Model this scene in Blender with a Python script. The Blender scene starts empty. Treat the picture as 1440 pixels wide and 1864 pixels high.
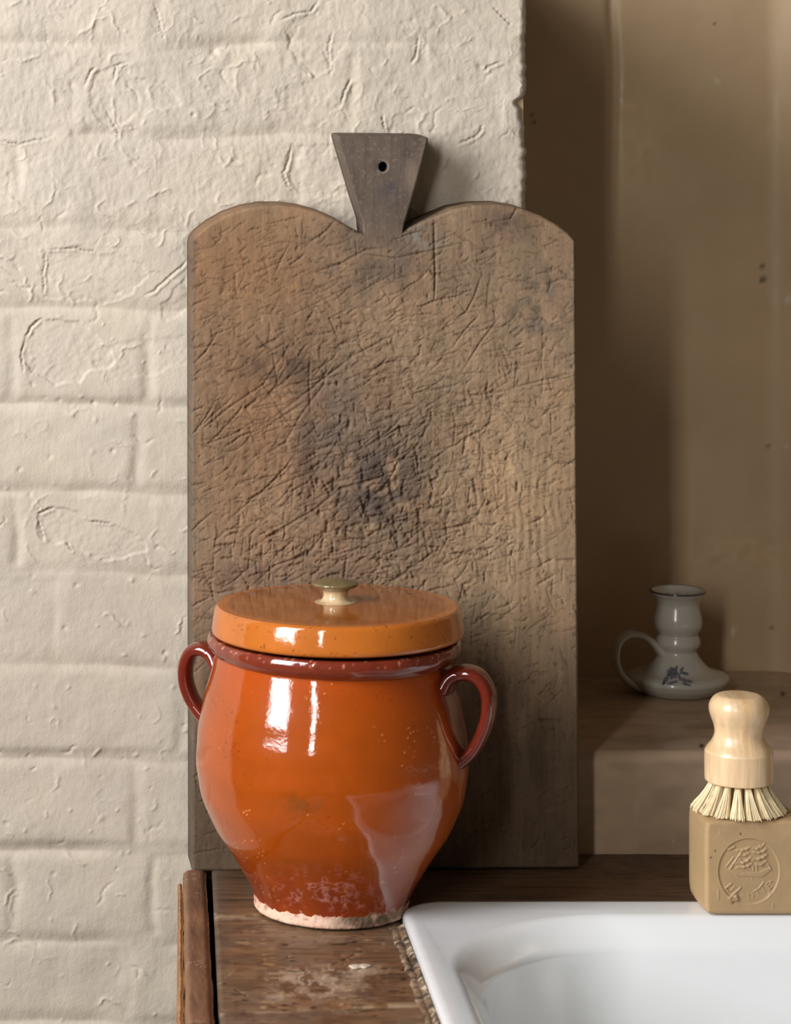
import bpy, bmesh, math, random
import numpy as np
from mathutils import Vector, Matrix

random.seed(7)
rng = np.random.default_rng(11)
scene = bpy.context.scene
col = scene.collection

# ------------------------------------------------------------------ camera
CAMX, CAMY, CAMZ = -0.3417, -2.5, 0.685
cam_data = bpy.data.cameras.new('camera')
cam_data.sensor_fit = 'HORIZONTAL'
cam_data.sensor_width = 36.0
cam_data.lens = 150.0
cam_data.shift_x = 0.5694
cam_data.shift_y = -0.7097
cam_data.clip_start = 0.05
cam_data.dof.use_dof = True
cam_data.dof.focus_distance = 2.42
cam_data.dof.aperture_fstop = 14.0
cam = bpy.data.objects.new('camera', cam_data)
cam.location = (CAMX, CAMY, CAMZ)
cam.rotation_euler = (math.pi / 2, 0, 0)
col.objects.link(cam)
scene.camera = cam

# ------------------------------------------------------------------ world, windows' daylight, exposure
world = bpy.data.worlds.new('world')
scene.world = world
world.use_nodes = True
bg = world.node_tree.nodes['Background']
bg.inputs[0].default_value = (1.0, 0.80, 0.58, 1)
bg.inputs[1].default_value = 0.085


def window_light(name, loc, target, w, h, radiance, color):
    l = bpy.data.lights.new(name, 'AREA')
    l.shape = 'RECTANGLE'
    l.size, l.size_y = w, h
    l.energy = radiance * w * h * math.pi
    l.color = color
    o = bpy.data.objects.new(name, l)
    o.location = loc
    d = Vector(target) - Vector(loc)
    o.rotation_euler = d.to_track_quat('-Z', 'Y').to_euler()
    col.objects.link(o)
    return o


window_light('window_daylight', (-1.60, -1.22, 1.10), (0.0, -0.05, 0.25), 0.72, 1.55, 18.0, (0.975, 0.975, 1.0))
window_light('far_window_daylight', (-1.33, -3.25, 1.40), (0.2, 0.1, 0.2), 0.17, 1.7, 34.0, (1.0, 0.96, 0.91))

vs = scene.view_settings
vs.view_transform = 'Standard'
vs.look = 'None'
vs.exposure = 0.0
vs.gamma = 1.0
vs.use_curve_mapping = False

# ------------------------------------------------------------------ helpers
F = 6000.0
S0 = 2.5 / F


def U(px, py, y):
    s = (y - CAMY) / F
    return np.array([(px + 100) * s + CAMX, y, CAMZ - (py + 90) * s])


def G(px, py, z=0.0):
    s = (CAMZ - z) / (py + 90.0)
    return np.array([(px + 100) * s + CAMX, F * s + CAMY, z])


def lin(c):
    c = np.asarray(c, float) / 255.0
    return np.where(c <= 0.04045, c / 12.92, ((c + 0.055) / 1.055) ** 2.4)


_tab = rng.random((16, 256, 256))


def vn(x, y, sc, seed=0):
    x = np.asarray(x) / sc + seed * 17.3
    y = np.asarray(y) / sc + seed * 9.7
    xi = np.floor(x).astype(int)
    yi = np.floor(y).astype(int)
    fx = x - xi
    fy = y - yi
    fx = fx * fx * (3 - 2 * fx)
    fy = fy * fy * (3 - 2 * fy)
    t = _tab[seed % 16]
    a = t[yi % 256, xi % 256]
    b = t[yi % 256, (xi + 1) % 256]
    c = t[(yi + 1) % 256, xi % 256]
    d = t[(yi + 1) % 256, (xi + 1) % 256]
    return ((a * (1 - fx) + b * fx) * (1 - fy) + (c * (1 - fx) + d * fx) * fy) * 2 - 1


def fbm(x, y, sc, seed=0, o=4):
    r = 0
    a = 1.0
    for k in range(o):
        r = r + a * vn(x, y, sc / 2 ** k, seed + k * 3)
        a *= 0.5
    return r / 1.6


def sstep(a, b, x):
    t = np.clip((x - a) / (b - a), 0, 1)
    return t * t * (3 - 2 * t)


def blob(X, Y, cx, cy, rx, ry=None, rot=0):
    ry = ry or rx
    c, s = math.cos(rot), math.sin(rot)
    dx, dy = X - cx, Y - cy
    return np.exp(-(((dx * c + dy * s) / rx) ** 2 + ((-dx * s + dy * c) / ry) ** 2))


def stroke(H, X, Y, pts, width, depth, dmap=None, power=2.0, taper=True):
    """add a groove (depth<0) or ridge along a polyline to H; X, Y are regular grids (rows=Y, cols=X)"""
    x0, x1 = X[0, 0], X[0, -1]
    y0, y1 = Y[0, 0], Y[-1, 0]
    dx = (x1 - x0) / (X.shape[1] - 1)
    dy = (y1 - y0) / (X.shape[0] - 1)
    n = len(pts) - 1
    for k in range(n):
        (ax, ay), (bx, by) = pts[k], pts[k + 1]
        m = width * 2.2
        i0 = max(0, int((min(ax, bx) - m - x0) / dx))
        i1 = min(X.shape[1], int((max(ax, bx) + m - x0) / dx) + 2)
        ja = (min(ay, by) - m - y0) / dy
        jb = (max(ay, by) + m - y0) / dy
        if dy < 0:
            ja, jb = (max(ay, by) + m - y0) / dy, (min(ay, by) - m - y0) / dy
        j0 = max(0, int(ja))
        j1 = min(X.shape[0], int(jb) + 2)
        if i1 <= i0 or j1 <= j0:
            continue
        sx = X[j0:j1, i0:i1]
        sy = Y[j0:j1, i0:i1]
        L2 = (bx - ax) ** 2 + (by - ay) ** 2 + 1e-9
        t = np.clip(((sx - ax) * (bx - ax) + (sy - ay) * (by - ay)) / L2, 0, 1)
        d = np.hypot(sx - ax - t * (bx - ax), sy - ay - t * (by - ay))
        w = 1.0
        if taper:
            tt = (k + t) / n
            w = np.clip(np.sin(np.pi * np.clip(tt, 0.02, 0.98)) * 1.6, 0.15, 1)
        v = np.exp(-(d / width) ** power) * w
        sl = H[j0:j1, i0:i1]
        if depth < 0:
            H[j0:j1, i0:i1] = np.minimum(sl, sl * (1 - v) + (sl + depth) * v)
        else:
            H[j0:j1, i0:i1] = sl + depth * v * np.clip(1.3 - np.abs(sl) * 0, 0, 1)
        if dmap is not None:
            dmap[j0:j1, i0:i1] = np.maximum(dmap[j0:j1, i0:i1], v)


def inpoly(X, Y, poly):
    r = np.zeros(X.shape, bool)
    n = len(poly)
    for i in range(n):
        x1, y1 = poly[i]
        x2, y2 = poly[(i + 1) % n]
        if y1 == y2:
            continue
        c = ((y1 > Y) != (y2 > Y)) & (X < (x2 - x1) * (Y - y1) / (y2 - y1) + x1)
        r ^= c
    return r


def boxblur(a, k):
    for ax in (0, 1):
        p = np.concatenate([np.repeat(np.take(a, [0], ax), k, ax), a, np.repeat(np.take(a, [-1], ax), k, ax)], ax)
        c = np.cumsum(p, ax)
        z = np.zeros_like(np.take(c, [0], ax))
        c = np.concatenate([z, c], ax)
        w = 2 * k + 1
        n = a.shape[ax]
        a = (np.take(c, range(w, w + n), ax) - np.take(c, range(0, n), ax)) / w
    return a


def crom(pts, n):
    """Catmull-Rom resample of points to n samples by chord length"""
    P = np.array(pts, float)
    P = np.vstack([2 * P[0] - P[1], P, 2 * P[-1] - P[-2]])
    out = []
    m = len(P) - 3
    for i in range(m):
        a, b, c, d = P[i:i + 4]
        k = 24
        t = np.linspace(0, 1, k, endpoint=(i == m - 1))[:, None]
        out.append(0.5 * ((2 * b) + (-a + c) * t + (2 * a - 5 * b + 4 * c - d) * t ** 2 + (-a + 3 * b - 3 * c + d) * t ** 3))
    Q = np.vstack(out)
    L = np.concatenate([[0], np.cumsum(np.linalg.norm(np.diff(Q, axis=0), axis=1))])
    u = np.linspace(0, L[-1], n)
    return np.stack([np.interp(u, L, Q[:, k]) for k in range(Q.shape[1])], 1)


def raw_mesh(name, V, faces4=None, polys=None, colors=None, mat=None, parent=None, base=(0, 0, 0), normals=None, smooth=True, cache=None):
    """V (n,3) world coordinates; faces4 (m,4) int; polys list of extra polygons"""
    base = np.array(base, float)
    me = bpy.data.meshes.new(name)
    polys = polys or []
    nf = 0 if faces4 is None else len(faces4)
    loops = [] if faces4 is None else [faces4.reshape(-1)]
    tot = [] if faces4 is None else [np.full(nf, 4)]
    for p in polys:
        loops.append(np.array(p))
        tot.append(np.array([len(p)]))
    loops = np.concatenate(loops).astype(np.int32)
    tot = np.concatenate(tot).astype(np.int32)
    start = np.concatenate([[0], np.cumsum(tot)[:-1]]).astype(np.int32)
    me.vertices.add(len(V))
    me.vertices.foreach_set('co', (V - base).astype(np.float32).reshape(-1))
    me.loops.add(len(loops))
    me.loops.foreach_set('vertex_index', loops)
    me.polygons.add(len(tot))
    me.polygons.foreach_set('loop_start', start)
    me.polygons.foreach_set('loop_total', tot)
    me.polygons.foreach_set('use_smooth', np.full(len(tot), smooth))
    me.update(calc_edges=True)
    me.validate()
    if colors is not None:
        at = me.color_attributes.new('tint', 'FLOAT_COLOR', 'POINT')
        c = np.ones((len(V), 4), np.float32)
        c[:, :3] = colors
        at.data.foreach_set('color', c.reshape(-1))
    if normals is not None:
        me.normals_split_custom_set_from_vertices(normals.astype(np.float32).tolist())
    o = bpy.data.objects.new(name, me)
    if mat:
        me.materials.append(mat)
    col.objects.link(o)
    if parent is not None:
        o.parent = parent
        o.location = Vector(base) - parent.matrix_world.translation if parent.parent is None else Vector(base) - parent.location - parent.parent.location
    else:
        o.location = base
    return o


def grid_idx(n, m, off=0, wrap=False):
    j, i = np.meshgrid(np.arange(n - 1), np.arange(m if wrap else m - 1), indexing='ij')
    i2 = (i + 1) % m
    return np.stack([j * m + i, j * m + i2, (j + 1) * m + i2, (j + 1) * m + i], -1).reshape(-1, 4) + off


def sheet(name, P, C, mat, parent=None, base=(0, 0, 0), back=None, flip=False, normals=None, rings=None, share=False):
    """height-field sheet P (n,m,3); back = vector list: rings of the border pushed by each offset, last one capped"""
    n, m = P.shape[:2]
    V = P.reshape(-1, 3)
    Q = grid_idx(n, m)
    cols = None if C is None else np.broadcast_to(C, P.shape).reshape(-1, 3)
    polys = []
    if back is not None:
        b = np.concatenate([np.arange(m), np.arange(1, n) * m + m - 1, (n - 1) * m + np.arange(m - 2, -1, -1), np.arange(n - 2, 0, -1) * m])
        R = V[b]
        cen = R.mean(0)
        Vs = [V]
        cs = [cols] if cols is not None else None
        k = len(b)
        if share:
            prev = b
        else:
            prev = len(V) + np.arange(k)
            Vs.append(R)
            if cs:
                cs.append(cols[b])
        off = sum(len(v) for v in Vs)
        qs = [Q]
        for item in back:
            v, ins = (item if isinstance(item, tuple) and len(item) == 2 else (item, 0.0))
            v = np.array(v)
            R2 = R + v + (cen - R) * ins
            Vs.append(R2)
            if cs:
                cs.append(cols[b])
            cur = off + np.arange(k)
            off += k
            qs.append(np.stack([np.roll(prev, -1), prev, cur, np.roll(cur, -1)], 1))
            prev = cur
        polys = [prev[::-1].tolist()]
        V = np.vstack(Vs)
        Q = np.vstack(qs)
        if cs:
            cols = np.vstack(cs)
        if normals is not None:
            nn = np.tile(np.array([0, 1.0, 0]), (len(V), 1))
            nn[:n * m] = normals.reshape(-1, 3)
            # side normals point away from centre
            d = V[n * m:] - cen
            ax = np.abs(d[:, 0]) * (np.ptp(R[:, 2]) + 1e-9) > np.abs(d[:, 2]) * (np.ptp(R[:, 0]) + 1e-9)
            sd = np.zeros_like(d)
            sd[ax, 0] = np.sign(d[ax, 0])
            sd[~ax, 2] = np.sign(d[~ax, 2])
            nn[n * m:] = sd
            normals = nn
    elif normals is not None:
        normals = normals.reshape(-1, 3)
    if flip:
        Q = Q[:, ::-1]
        polys = [p[::-1] for p in polys]
    return raw_mesh(name, V, Q, polys, cols, mat, parent, base, normals)


def vnormals(P, flip=False):
    du = np.gradient(P, axis=1)
    dv = np.gradient(P, axis=0)
    N = np.cross(du, dv)
    if flip:
        N = -N
    return N / (np.linalg.norm(N, axis=2, keepdims=True) + 1e-12)


def lathe(name, prof, cx, cy, n_az, mat, parent=None, base=(0, 0, 0), colf=None, disp=None, cap0=True, cap1=True):
    prof = np.array(prof)
    n = len(prof)
    az = np.linspace(0, 2 * np.pi, n_az, endpoint=False)
    R = prof[:, 0][:, None] * np.ones(n_az)
    Z = prof[:, 1][:, None] * np.ones(n_az)
    A = np.ones(n)[:, None] * az
    if disp is not None:
        R = R + disp(A, Z, R)
    P = np.stack([cx + R * np.cos(A), cy + R * np.sin(A), Z], -1)
    C = colf(A, Z, P) if colf else None
    V = P.reshape(-1, 3)
    Q = grid_idx(n, n_az, wrap=True)
    polys = []
    if cap0:
        polys.append(list(range(n_az))[::-1])
    if cap1:
        polys.append([(n - 1) * n_az + i for i in range(n_az)])
    cols = None if C is None else np.broadcast_to(C, P.shape).reshape(-1, 3)
    return raw_mesh(name, V, Q, polys, cols, mat, parent, base)


def strap(name, path, tdir, widths, thicks, mat, parent=None, base=(0, 0, 0), nseg=28, n=120, power=3.0, colf=None):
    """sweep a flattened section: path pts (k,3), tdir = width direction"""
    C = crom(path, n)
    T = np.gradient(C, axis=0)
    T /= np.linalg.norm(T, axis=1, keepdims=True)
    W = np.tile(np.array(tdir, float), (n, 1))
    W -= (W * T).sum(1, keepdims=True) * T
    W /= np.linalg.norm(W, axis=1, keepdims=True)
    N = np.cross(T, W)
    ph = np.linspace(0, 2 * np.pi, nseg, endpoint=False)
    c = np.sign(np.cos(ph)) * np.abs(np.cos(ph)) ** (2 / power)
    s = np.sign(np.sin(ph)) * np.abs(np.sin(ph)) ** (2 / power)
    u = np.linspace(0, 1, n)
    w = np.interp(u, np.linspace(0, 1, len(widths)), widths) / 2
    t = np.interp(u, np.linspace(0, 1, len(thicks)), thicks) / 2
    P = C[:, None] + W[:, None] * (c[None, :, None] * w[:, None, None]) + N[:, None] * (s[None, :, None] * t[:, None, None])
    V = P.reshape(-1, 3)
    Q = grid_idx(n, nseg, wrap=True)[:, ::-1]
    polys = [list(range(nseg)), [(n - 1) * nseg + i for i in range(nseg)][::-1]]
    cols = colf(P).reshape(-1, 3) if colf else None
    return raw_mesh(name, V, Q, polys, cols, mat, parent, base)


def empty(name, loc, label, cat, group=None):
    o = bpy.data.objects.new(name, None)
    o.location = loc
    o.empty_display_size = 0.02
    o['label'] = label
    o['category'] = cat
    if group:
        o['group'] = group
    col.objects.link(o)
    bpy.context.view_layer.update()
    return o


def tag(o, label, cat=None, kind=None, group=None):
    o['label'] = label
    if cat:
        o['category'] = cat
    if kind:
        o['kind'] = kind
    if group:
        o['group'] = group
    return o


def material(name, color=None, rough=0.5, spec=0.5, coat=0.0, coat_rough=0.05, bumps=(), sss=0.0, sss_r=(1, .6, .3), sss_scale=0.003,
             rough_noise=None, mix=None, transl=0.0):
    m = bpy.data.materials.new(name)
    m.use_nodes = True
    nt = m.node_tree
    b = nt.nodes['Principled BSDF']
    b.inputs['Roughness'].default_value = rough
    b.inputs['Specular IOR Level'].default_value = spec
    b.inputs['Coat Weight'].default_value = coat
    b.inputs['Coat Roughness'].default_value = coat_rough
    b.inputs['Coat IOR'].default_value = 1.62
    if sss > 0:
        b.inputs['Subsurface Weight'].default_value = sss
        b.inputs['Subsurface Radius'].default_value = sss_r
        b.inputs['Subsurface Scale'].default_value = sss_scale
    tc = nt.nodes.new('ShaderNodeTexCoord')
    if color is None:
        a = nt.nodes.new('ShaderNodeVertexColor')
        a.layer_name = 'tint'
        src = a.outputs['Color']
    else:
        a = nt.nodes.new('ShaderNodeRGB')
        a.outputs[0].default_value = (*color, 1)
        src = a.outputs[0]
    if mix:   # (scale, amount, stretch) soft brightness mottling
        mp = nt.nodes.new('ShaderNodeMapping')
        mp.inputs['Scale'].default_value = mix[2]
        nt.links.new(tc.outputs['Object'], mp.inputs[0])
        n = nt.nodes.new('ShaderNodeTexNoise')
        n.inputs['Scale'].default_value = mix[0]
        n.inputs['Detail'].default_value = 8
        n.inputs['Roughness'].default_value = 0.65
        nt.links.new(mp.outputs[0], n.inputs['Vector'])
        r = nt.nodes.new('ShaderNodeMapRange')
        r.inputs['From Min'].default_value = 0.3
        r.inputs['From Max'].default_value = 0.7
        r.inputs['To Min'].default_value = 1 - mix[1]
        r.inputs['To Max'].default_value = 1 + mix[1]
        nt.links.new(n.outputs['Fac'], r.inputs['Value'])
        mu = nt.nodes.new('ShaderNodeVectorMath')
        mu.operation = 'SCALE'
        nt.links.new(src, mu.inputs[0])
        nt.links.new(r.outputs[0], mu.inputs['Scale'])
        src = mu.outputs[0]
    nt.links.new(src, b.inputs['Base Color'])
    if rough_noise:
        n = nt.nodes.new('ShaderNodeTexNoise')
        n.inputs['Scale'].default_value = rough_noise[0]
        n.inputs['Detail'].default_value = 4
        nt.links.new(tc.outputs['Object'], n.inputs['Vector'])
        r = nt.nodes.new('ShaderNodeMapRange')
        r.inputs['From Min'].default_value = 0.35
        r.inputs['From Max'].default_value = 0.7
        r.inputs['To Min'].default_value = rough_noise[1]
        r.inputs['To Max'].default_value = rough_noise[2]
        nt.links.new(n.outputs['Fac'], r.inputs['Value'])
        nt.links.new(r.outputs[0], b.inputs['Roughness'])
    prev = None
    for (sc, dist, stretch) in bumps:
        mp = nt.nodes.new('ShaderNodeMapping')
        mp.inputs['Scale'].default_value = stretch
        nt.links.new(tc.outputs['Object'], mp.inputs[0])
        n = nt.nodes.new('ShaderNodeTexNoise')
        n.inputs['Scale'].default_value = sc
        n.inputs['Detail'].default_value = 5
        nt.links.new(mp.outputs[0], n.inputs['Vector'])
        bp = nt.nodes.new('ShaderNodeBump')
        bp.inputs['Strength'].default_value = 1.0
        bp.inputs['Distance'].default_value = dist
        nt.links.new(n.outputs['Fac'], bp.inputs['Height'])
        if prev:
            nt.links.new(prev, bp.inputs['Normal'])
        prev = bp.outputs[0]
    if prev:
        nt.links.new(prev, b.inputs['Normal'])
        if coat > 0:
            nt.links.new(prev, b.inputs['Coat Normal'])
    return m


M_wall = material('limewashed_paint', None, 0.75, 0.25, bumps=((700, 0.00025, (1, 1, 0.7)), (2500, 0.00008, (1, 1, 1))), mix=(14, 0.035, (1, 1, 1)))
M_alcove = material('brown_gloss_paint', None, 0.42, 0.4, bumps=((90, 0.0003, (1, 1, 0.5)), (9, 0.001, (1, 1, 1))), mix=(12, 0.05, (1, 1, 1)),
                    rough_noise=(30, 0.3, 0.6))
M_board = material('chopped_wood', None, 0.72, 0.25, bumps=((1500, 0.00018, (1, 1, 0.12)), (900, 0.00015, (1, 1, 1))), mix=(260, 0.16, (1, 1, 0.1)))
M_counter = material('worn_counter_wood', None, 0.5, 0.35, bumps=((900, 0.00022, (0.12, 1, 1)),), mix=(180, 0.18, (0.1, 1, 1)),
                     rough_noise=(60, 0.38, 0.65))
M_rail = material('worn_rail_wood', None, 0.5, 0.35, bumps=((900, 0.00022, (1, 0.12, 1)),), mix=(180, 0.2, (1, 0.1, 1)))
M_glaze = material('orange_glaze', None, 0.4, 0.08, coat=1.0, coat_rough=0.03, bumps=((60, 0.00020, (1, 1, 0.6)), (420, 0.00006, (1, 1, 1))), mix=(45, 0.07, (1, 1, 1)))
M_clay = material('bare_clay', None, 0.85, 0.2, bumps=((600, 0.0004, (1, 1, 1)),), mix=(200, 0.12, (1, 1, 1)))
M_china = material('grey_white_china', None, 0.25, 0.5, coat=0.6, coat_rough=0.06)
M_enamel = material('white_enamel', (0.86, 0.885, 0.89), 0.22, 0.5, coat=0.6, coat_rough=0.08, bumps=((14, 0.0006, (1, 1, 1)),))
M_soap = material('olive_soap', None, 0.5, 0.35, sss=0.25, sss_scale=0.003, bumps=((500, 0.00012, (1, 1, 1)), (60, 0.0005, (1, 1, 1))), mix=(70, 0.05, (1, 1, 1)))
M_beech = material('varnished_beech', None, 0.38, 0.5, coat=0.35, coat_rough=0.2, bumps=((500, 0.00005, (1, 1, 0.15)),), mix=(250, 0.1, (1, 1, 0.06)))
M_bristle = material('plant_fibre', tuple(lin((250, 232, 192))), 0.6, 0.3, mix=(300, 0.12, (1, 1, 1)))
M_caulk = material('crumbling_sealant', None, 0.85, 0.2, bumps=((900, 0.0006, (1, 1, 1)),), mix=(500, 0.35, (1, 1, 1)))
M_dark = material('dark_gap_backing', tuple(lin((40, 28, 20))), 0.8, 0.2, bumps=((200, 0.0003, (1, 1, 1)),))

# ------------------------------------------------------------------ brick wall (painted bricks)
step = 2.0
gx = np.arange(-160, 962.6, step)
gy = np.arange(-120, 1990, step)
X, Y = np.meshgrid(gx, gy)
lines = [-95, 82, 248, 415, 562, 740, 895, 1040, 1207, 1378, 1546, 1712, 1864, 2020]
vj = [[290, 780], [130, 400, 640, 905], [30, 540, 800], [-70, 345, 620, 860], [22, 270, 520, 770], [250, 500, 750], [30, 290, 540, 800],
      [100, 350, 600, 850], [-40, 330, 580, 830], [248, 500, 750], [24, 280, 530, 790], [232, 480, 740], [40, 300, 560, 820]]
H = np.zeros_like(X)
CK = np.zeros_like(X)
up = sstep(520, 380, Y) * 0.55 + 0.45
amp = 0.65 + 0.5 * vn(X, Y, 170, 5)
wob = 7 * vn(X, X * 0 + 3, 190, 1) + 3 * vn(X, X * 0 + 7, 55, 2)
for li, ly in enumerate(lines):
    d = Y - (ly + wob + 5 * vn(X, X * 0 + ly, 240, 3))
    wv = np.where(d < 0, 17, 11)
    H -= 6.0 * np.clip(amp + 0.35 * vn(X, Y, 70, li), 0.08, 1.3) * np.exp(-(np.abs(d) / wv) ** 1.6)
for ci in range(len(lines) - 1):
    m = sstep(lines[ci] + 4, lines[ci] + 22, Y) * sstep(lines[ci + 1] - 4, lines[ci + 1] - 22, Y)
    for q, x0 in enumerate(vj[ci]):
        a = 0.2 + 0.65 * random.random()
        d = X - (x0 + 5 * vn(Y, Y * 0 + x0, 45, 4))
        H -= 4.4 * a * np.exp(-(d / 11) ** 2) * m * np.clip(0.7 + 0.6 * vn(X, Y, 45, q + 3), 0, 1.2)
    # each brick sits a little proud or tilted
    xs = [-400] + vj[ci] + [1200]
    for q in range(len(xs) - 1):
        mm = m * sstep(xs[q] + 2, xs[q] + 20, X) * sstep(xs[q + 1] - 2, xs[q + 1] - 20, X)
        cx = (xs[q] + xs[q + 1]) / 2
        cy = (lines[ci] + lines[ci + 1]) / 2
        H += mm * (random.uniform(-1.0, 1.2) + random.uniform(-0.004, 0.004) * (X - cx) + random.uniform(0.004, 0.02) * (Y - cy))
H += 3.6 * fbm(X, Y, 150, 1, 3) + 1.3 * fbm(X, Y, 60, 2, 3) * (0.6 + 0.6 * up) + 1.0 * fbm(X, Y, 24, 3, 4) * up + 0.45 * fbm(X, Y, 9, 4, 2) * up + 1.1 * (1 - np.abs(fbm(X, Y, 48, 12, 3)) * 2.4).clip(0, 1) ** 5 * (up > 0.6) * vn(X, Y, 60, 13)
H += 0.3 * vn(X, Y * 0.35, 5, 6) * up


def peel(poly, depth, edge=1, rough=0.4):
    global H
    xs = [p[0] for p in poly]
    ys = [p[1] for p in poly]
    i0, i1 = np.searchsorted(gx, [min(xs) - 20, max(xs) + 20])
    j0, j1 = np.searchsorted(gy, [min(ys) - 20, max(ys) + 20])
    sx, sy = X[j0:j1, i0:i1], Y[j0:j1, i0:i1]
    wx = sx + 5 * vn(sx, sy, 16, 7) + 2 * vn(sx, sy, 6, 8)
    wy = sy + 5 * vn(sx, sy, 16, 9) + 2 * vn(sx, sy, 6, 10)
    m = inpoly(wx, wy, poly).astype(float)
    ms = boxblur(m, edge)
    H[j0:j1, i0:i1] += -depth * ms + rough * ms * vn(sx, sy, 7, 11)
    # curled lip of the paint just outside the rim
    lip = np.clip(boxblur(m, 3) - m, 0, 1)
    H[j0:j1, i0:i1] += depth * 0.55 * lip


peel([(82, 455), (140, 450), (200, 462), (262, 478), (268, 505), (240, 535), (190, 552), (120, 545), (78, 540), (84, 500)], 1.4)
peel([(48, 600), (75, 580), (150, 585), (170, 610), (205, 640), (208, 662), (160, 675), (140, 697), (105, 700), (60, 685), (40, 655), (40, 625)], 2.4)
peel([(70, 935), (98, 924), (140, 930), (165, 950), (215, 955), (262, 985), (265, 1005), (215, 1015), (190, 1022), (150, 1005), (115, 990), (80, 985), (68, 960)], 2.2)
peel([(160, 165), (180, 130), (235, 115), (245, 140), (300, 150), (330, 190), (250, 210), (200, 240), (170, 205)], 1.3)
peel([(515, 300), (530, 265), (600, 262), (640, 270), (660, 350), (560, 360), (540, 350)], 1.3)
peel([(530, 45), (570, 20), (640, 60), (600, 130), (560, 140), (525, 90)], 1.2)
peel([(500, 160), (560, 150), (620, 190), (575, 230), (520, 210)], 0.9)
peel([(715, 215), (735, 203), (755, 212), (770, 245), (700, 245)], 1.2)
peel([(725, 40), (742, 36), (758, 55), (740, 62)], 1.2)
peel([(290, 560), (340, 500), (350, 560), (300, 590)], 1.4)
peel([(150, 640), (260, 615), (345, 610), (345, 660), (260, 690), (200, 690)], 0.7)
for c in ([(345, 470), (325, 490), (300, 510), (280, 530), (262, 538)], [(192, 198), (200, 215), (213, 238), (217, 252)],
          [(530, 262), (527, 290), (515, 315), (522, 335), (538, 357)], [(580, 0), (568, 20), (535, 25), (508, 38)],
          [(235, 112), (210, 120), (208, 148)], [(152, 160), (165, 130), (175, 122)], [(66, 936), (98, 924)], [(66, 936), (80, 985)],
          [(165, 950), (205, 952)], [(44, 620), (38, 650), (44, 682)], [(44, 620), (56, 595), (75, 578)], [(120, 988), (133, 1004)],
          [(86, 455), (140, 452), (185, 460)], [(84, 456), (78, 500), (80, 540)], [(697, 208), (698, 225), (704, 243)],
          [(895, 10), (935, 50)], [(830, 265), (870, 245), (880, 225)], [(880, 130), (890, 120), (915, 112)], [(763, 60), (758, 100), (748, 115)],
          [(605, 55), (598, 90), (602, 140)], [(280, 0), (292, 50), (300, 78)], [(620, 195), (628, 165), (640, 140)], [(0, 255), (35, 262), (95, 248)]):
    p = []
    for k in range(len(c) - 1):
        for t in np.linspace(0, 1, 6, endpoint=False):
            p.append((c[k][0] * (1 - t) + c[k + 1][0] * t + random.uniform(-1.1, 1.1), c[k][1] * (1 - t) + c[k + 1][1] * t + random.uniform(-1.1, 1.1)))
    p.append(c[-1])
    stroke(H, X, Y, p, 1.8, -1.6, CK)
    stroke(H, X, Y, [(a + 4, b + 4) for a, b in p], 3.0, 0.7)
for k in range(950):   # little wrinkles and brush trails of the old paint
    x, y = random.uniform(-150, 950), random.uniform(-110, 1980)
    if y > 560 and random.random() < 0.55:
        continue
    a = random.uniform(0, 6.28)
    p = [(x, y)]
    for q in range(random.randint(3, 14)):
        a += random.uniform(-0.9, 0.9)
        x += math.cos(a) * 5
        y += math.sin(a) * 5
        p.append((x, y))
    stroke(H, X, Y, p, random.uniform(1.8, 3.2), random.choice([-1, 1, 1]) * random.uniform(0.25, 0.95))
for k in range(420):
    x, y = random.uniform(-150, 950), random.uniform(-110, 1980)
    stroke(H, X, Y, [(x, y), (x + random.uniform(-3, 3), y + random.uniform(-3, 3))], random.uniform(2, 4.5), random.choice([-1, 1]) * random.uniform(0.5, 1.8), taper=False)
for (x, y, r, a) in ((100, 97, 6, 2), (390, 95, 7, -4), (405, 110, 14, 3), (355, 205, 9, 2.5), (352, 208, 4, -4), (398, 180, 7, 2.5), (345, 130, 12, -1.5),
                     (500, 75, 22, 3), (480, 30, 26, -2), (770, 95, 10, -4), (782, 90, 10, 2.5), (875, 122, 7, -3.5), (168, 822, 5, 1.5), (205, 820, 4, -3),
                     (170, 733, 4, -3), (118, 1143, 4, -2), (300, 1188, 4, -3), (120, 243, 12, 2.5), (240, 1056, 4, 2), (128, 1475, 3, 1.5), (165, 1512, 3, 1.5)):
    H += a * blob(X, Y, x, y, r)
# ragged arris of the brick pier
edge = 958 + 4.2 * fbm(gy, gy * 0 + 2, 50, 5, 4) + 1.8 * vn(gy, gy * 0, 8, 6) - 14 * np.exp(-((gy - 186) / 9) ** 2) + 4 * np.exp(-((gy - 275) / 6) ** 2) - 8 * np.exp(-((gy - 205) / 22) ** 2)
XE = X.copy()
tt = sstep(900, 962, X)
XE = X + tt * (edge[:, None] - 962)
de = np.clip(14 - (edge[:, None] - XE), 0, 14)
H -= de ** 2 / 14 * 0.75
H *= 1.15
P = np.stack([(XE + 100) * S0 + CAMX, -H * S0, CAMZ - (Y + 90) * S0], -1)
N = vnormals(P, flip=False)
if N[10, 10, 1] > 0:
    N = -N
base_c = lin((200, 189, 172))
cwall = np.ones(X.shape + (3,)) * base_c
v1 = fbm(X, Y, 130, 8, 3)[..., None]
cwall = cwall * (1 + 0.05 * v1 * np.array([1.0, 0.95, 0.4]))
cwall = cwall * (1 - 0.45 * CK[..., None] ** 2)
cwall *= 1 - 0.10 * sstep(300, 1500, Y)[..., None]  # fading light down the wall, painted into the colour
wall_back_y = 0.045
joint = 5.0
mask = np.zeros((len(gy) - 1, len(gx) - 1), bool)
cells = []
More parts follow.
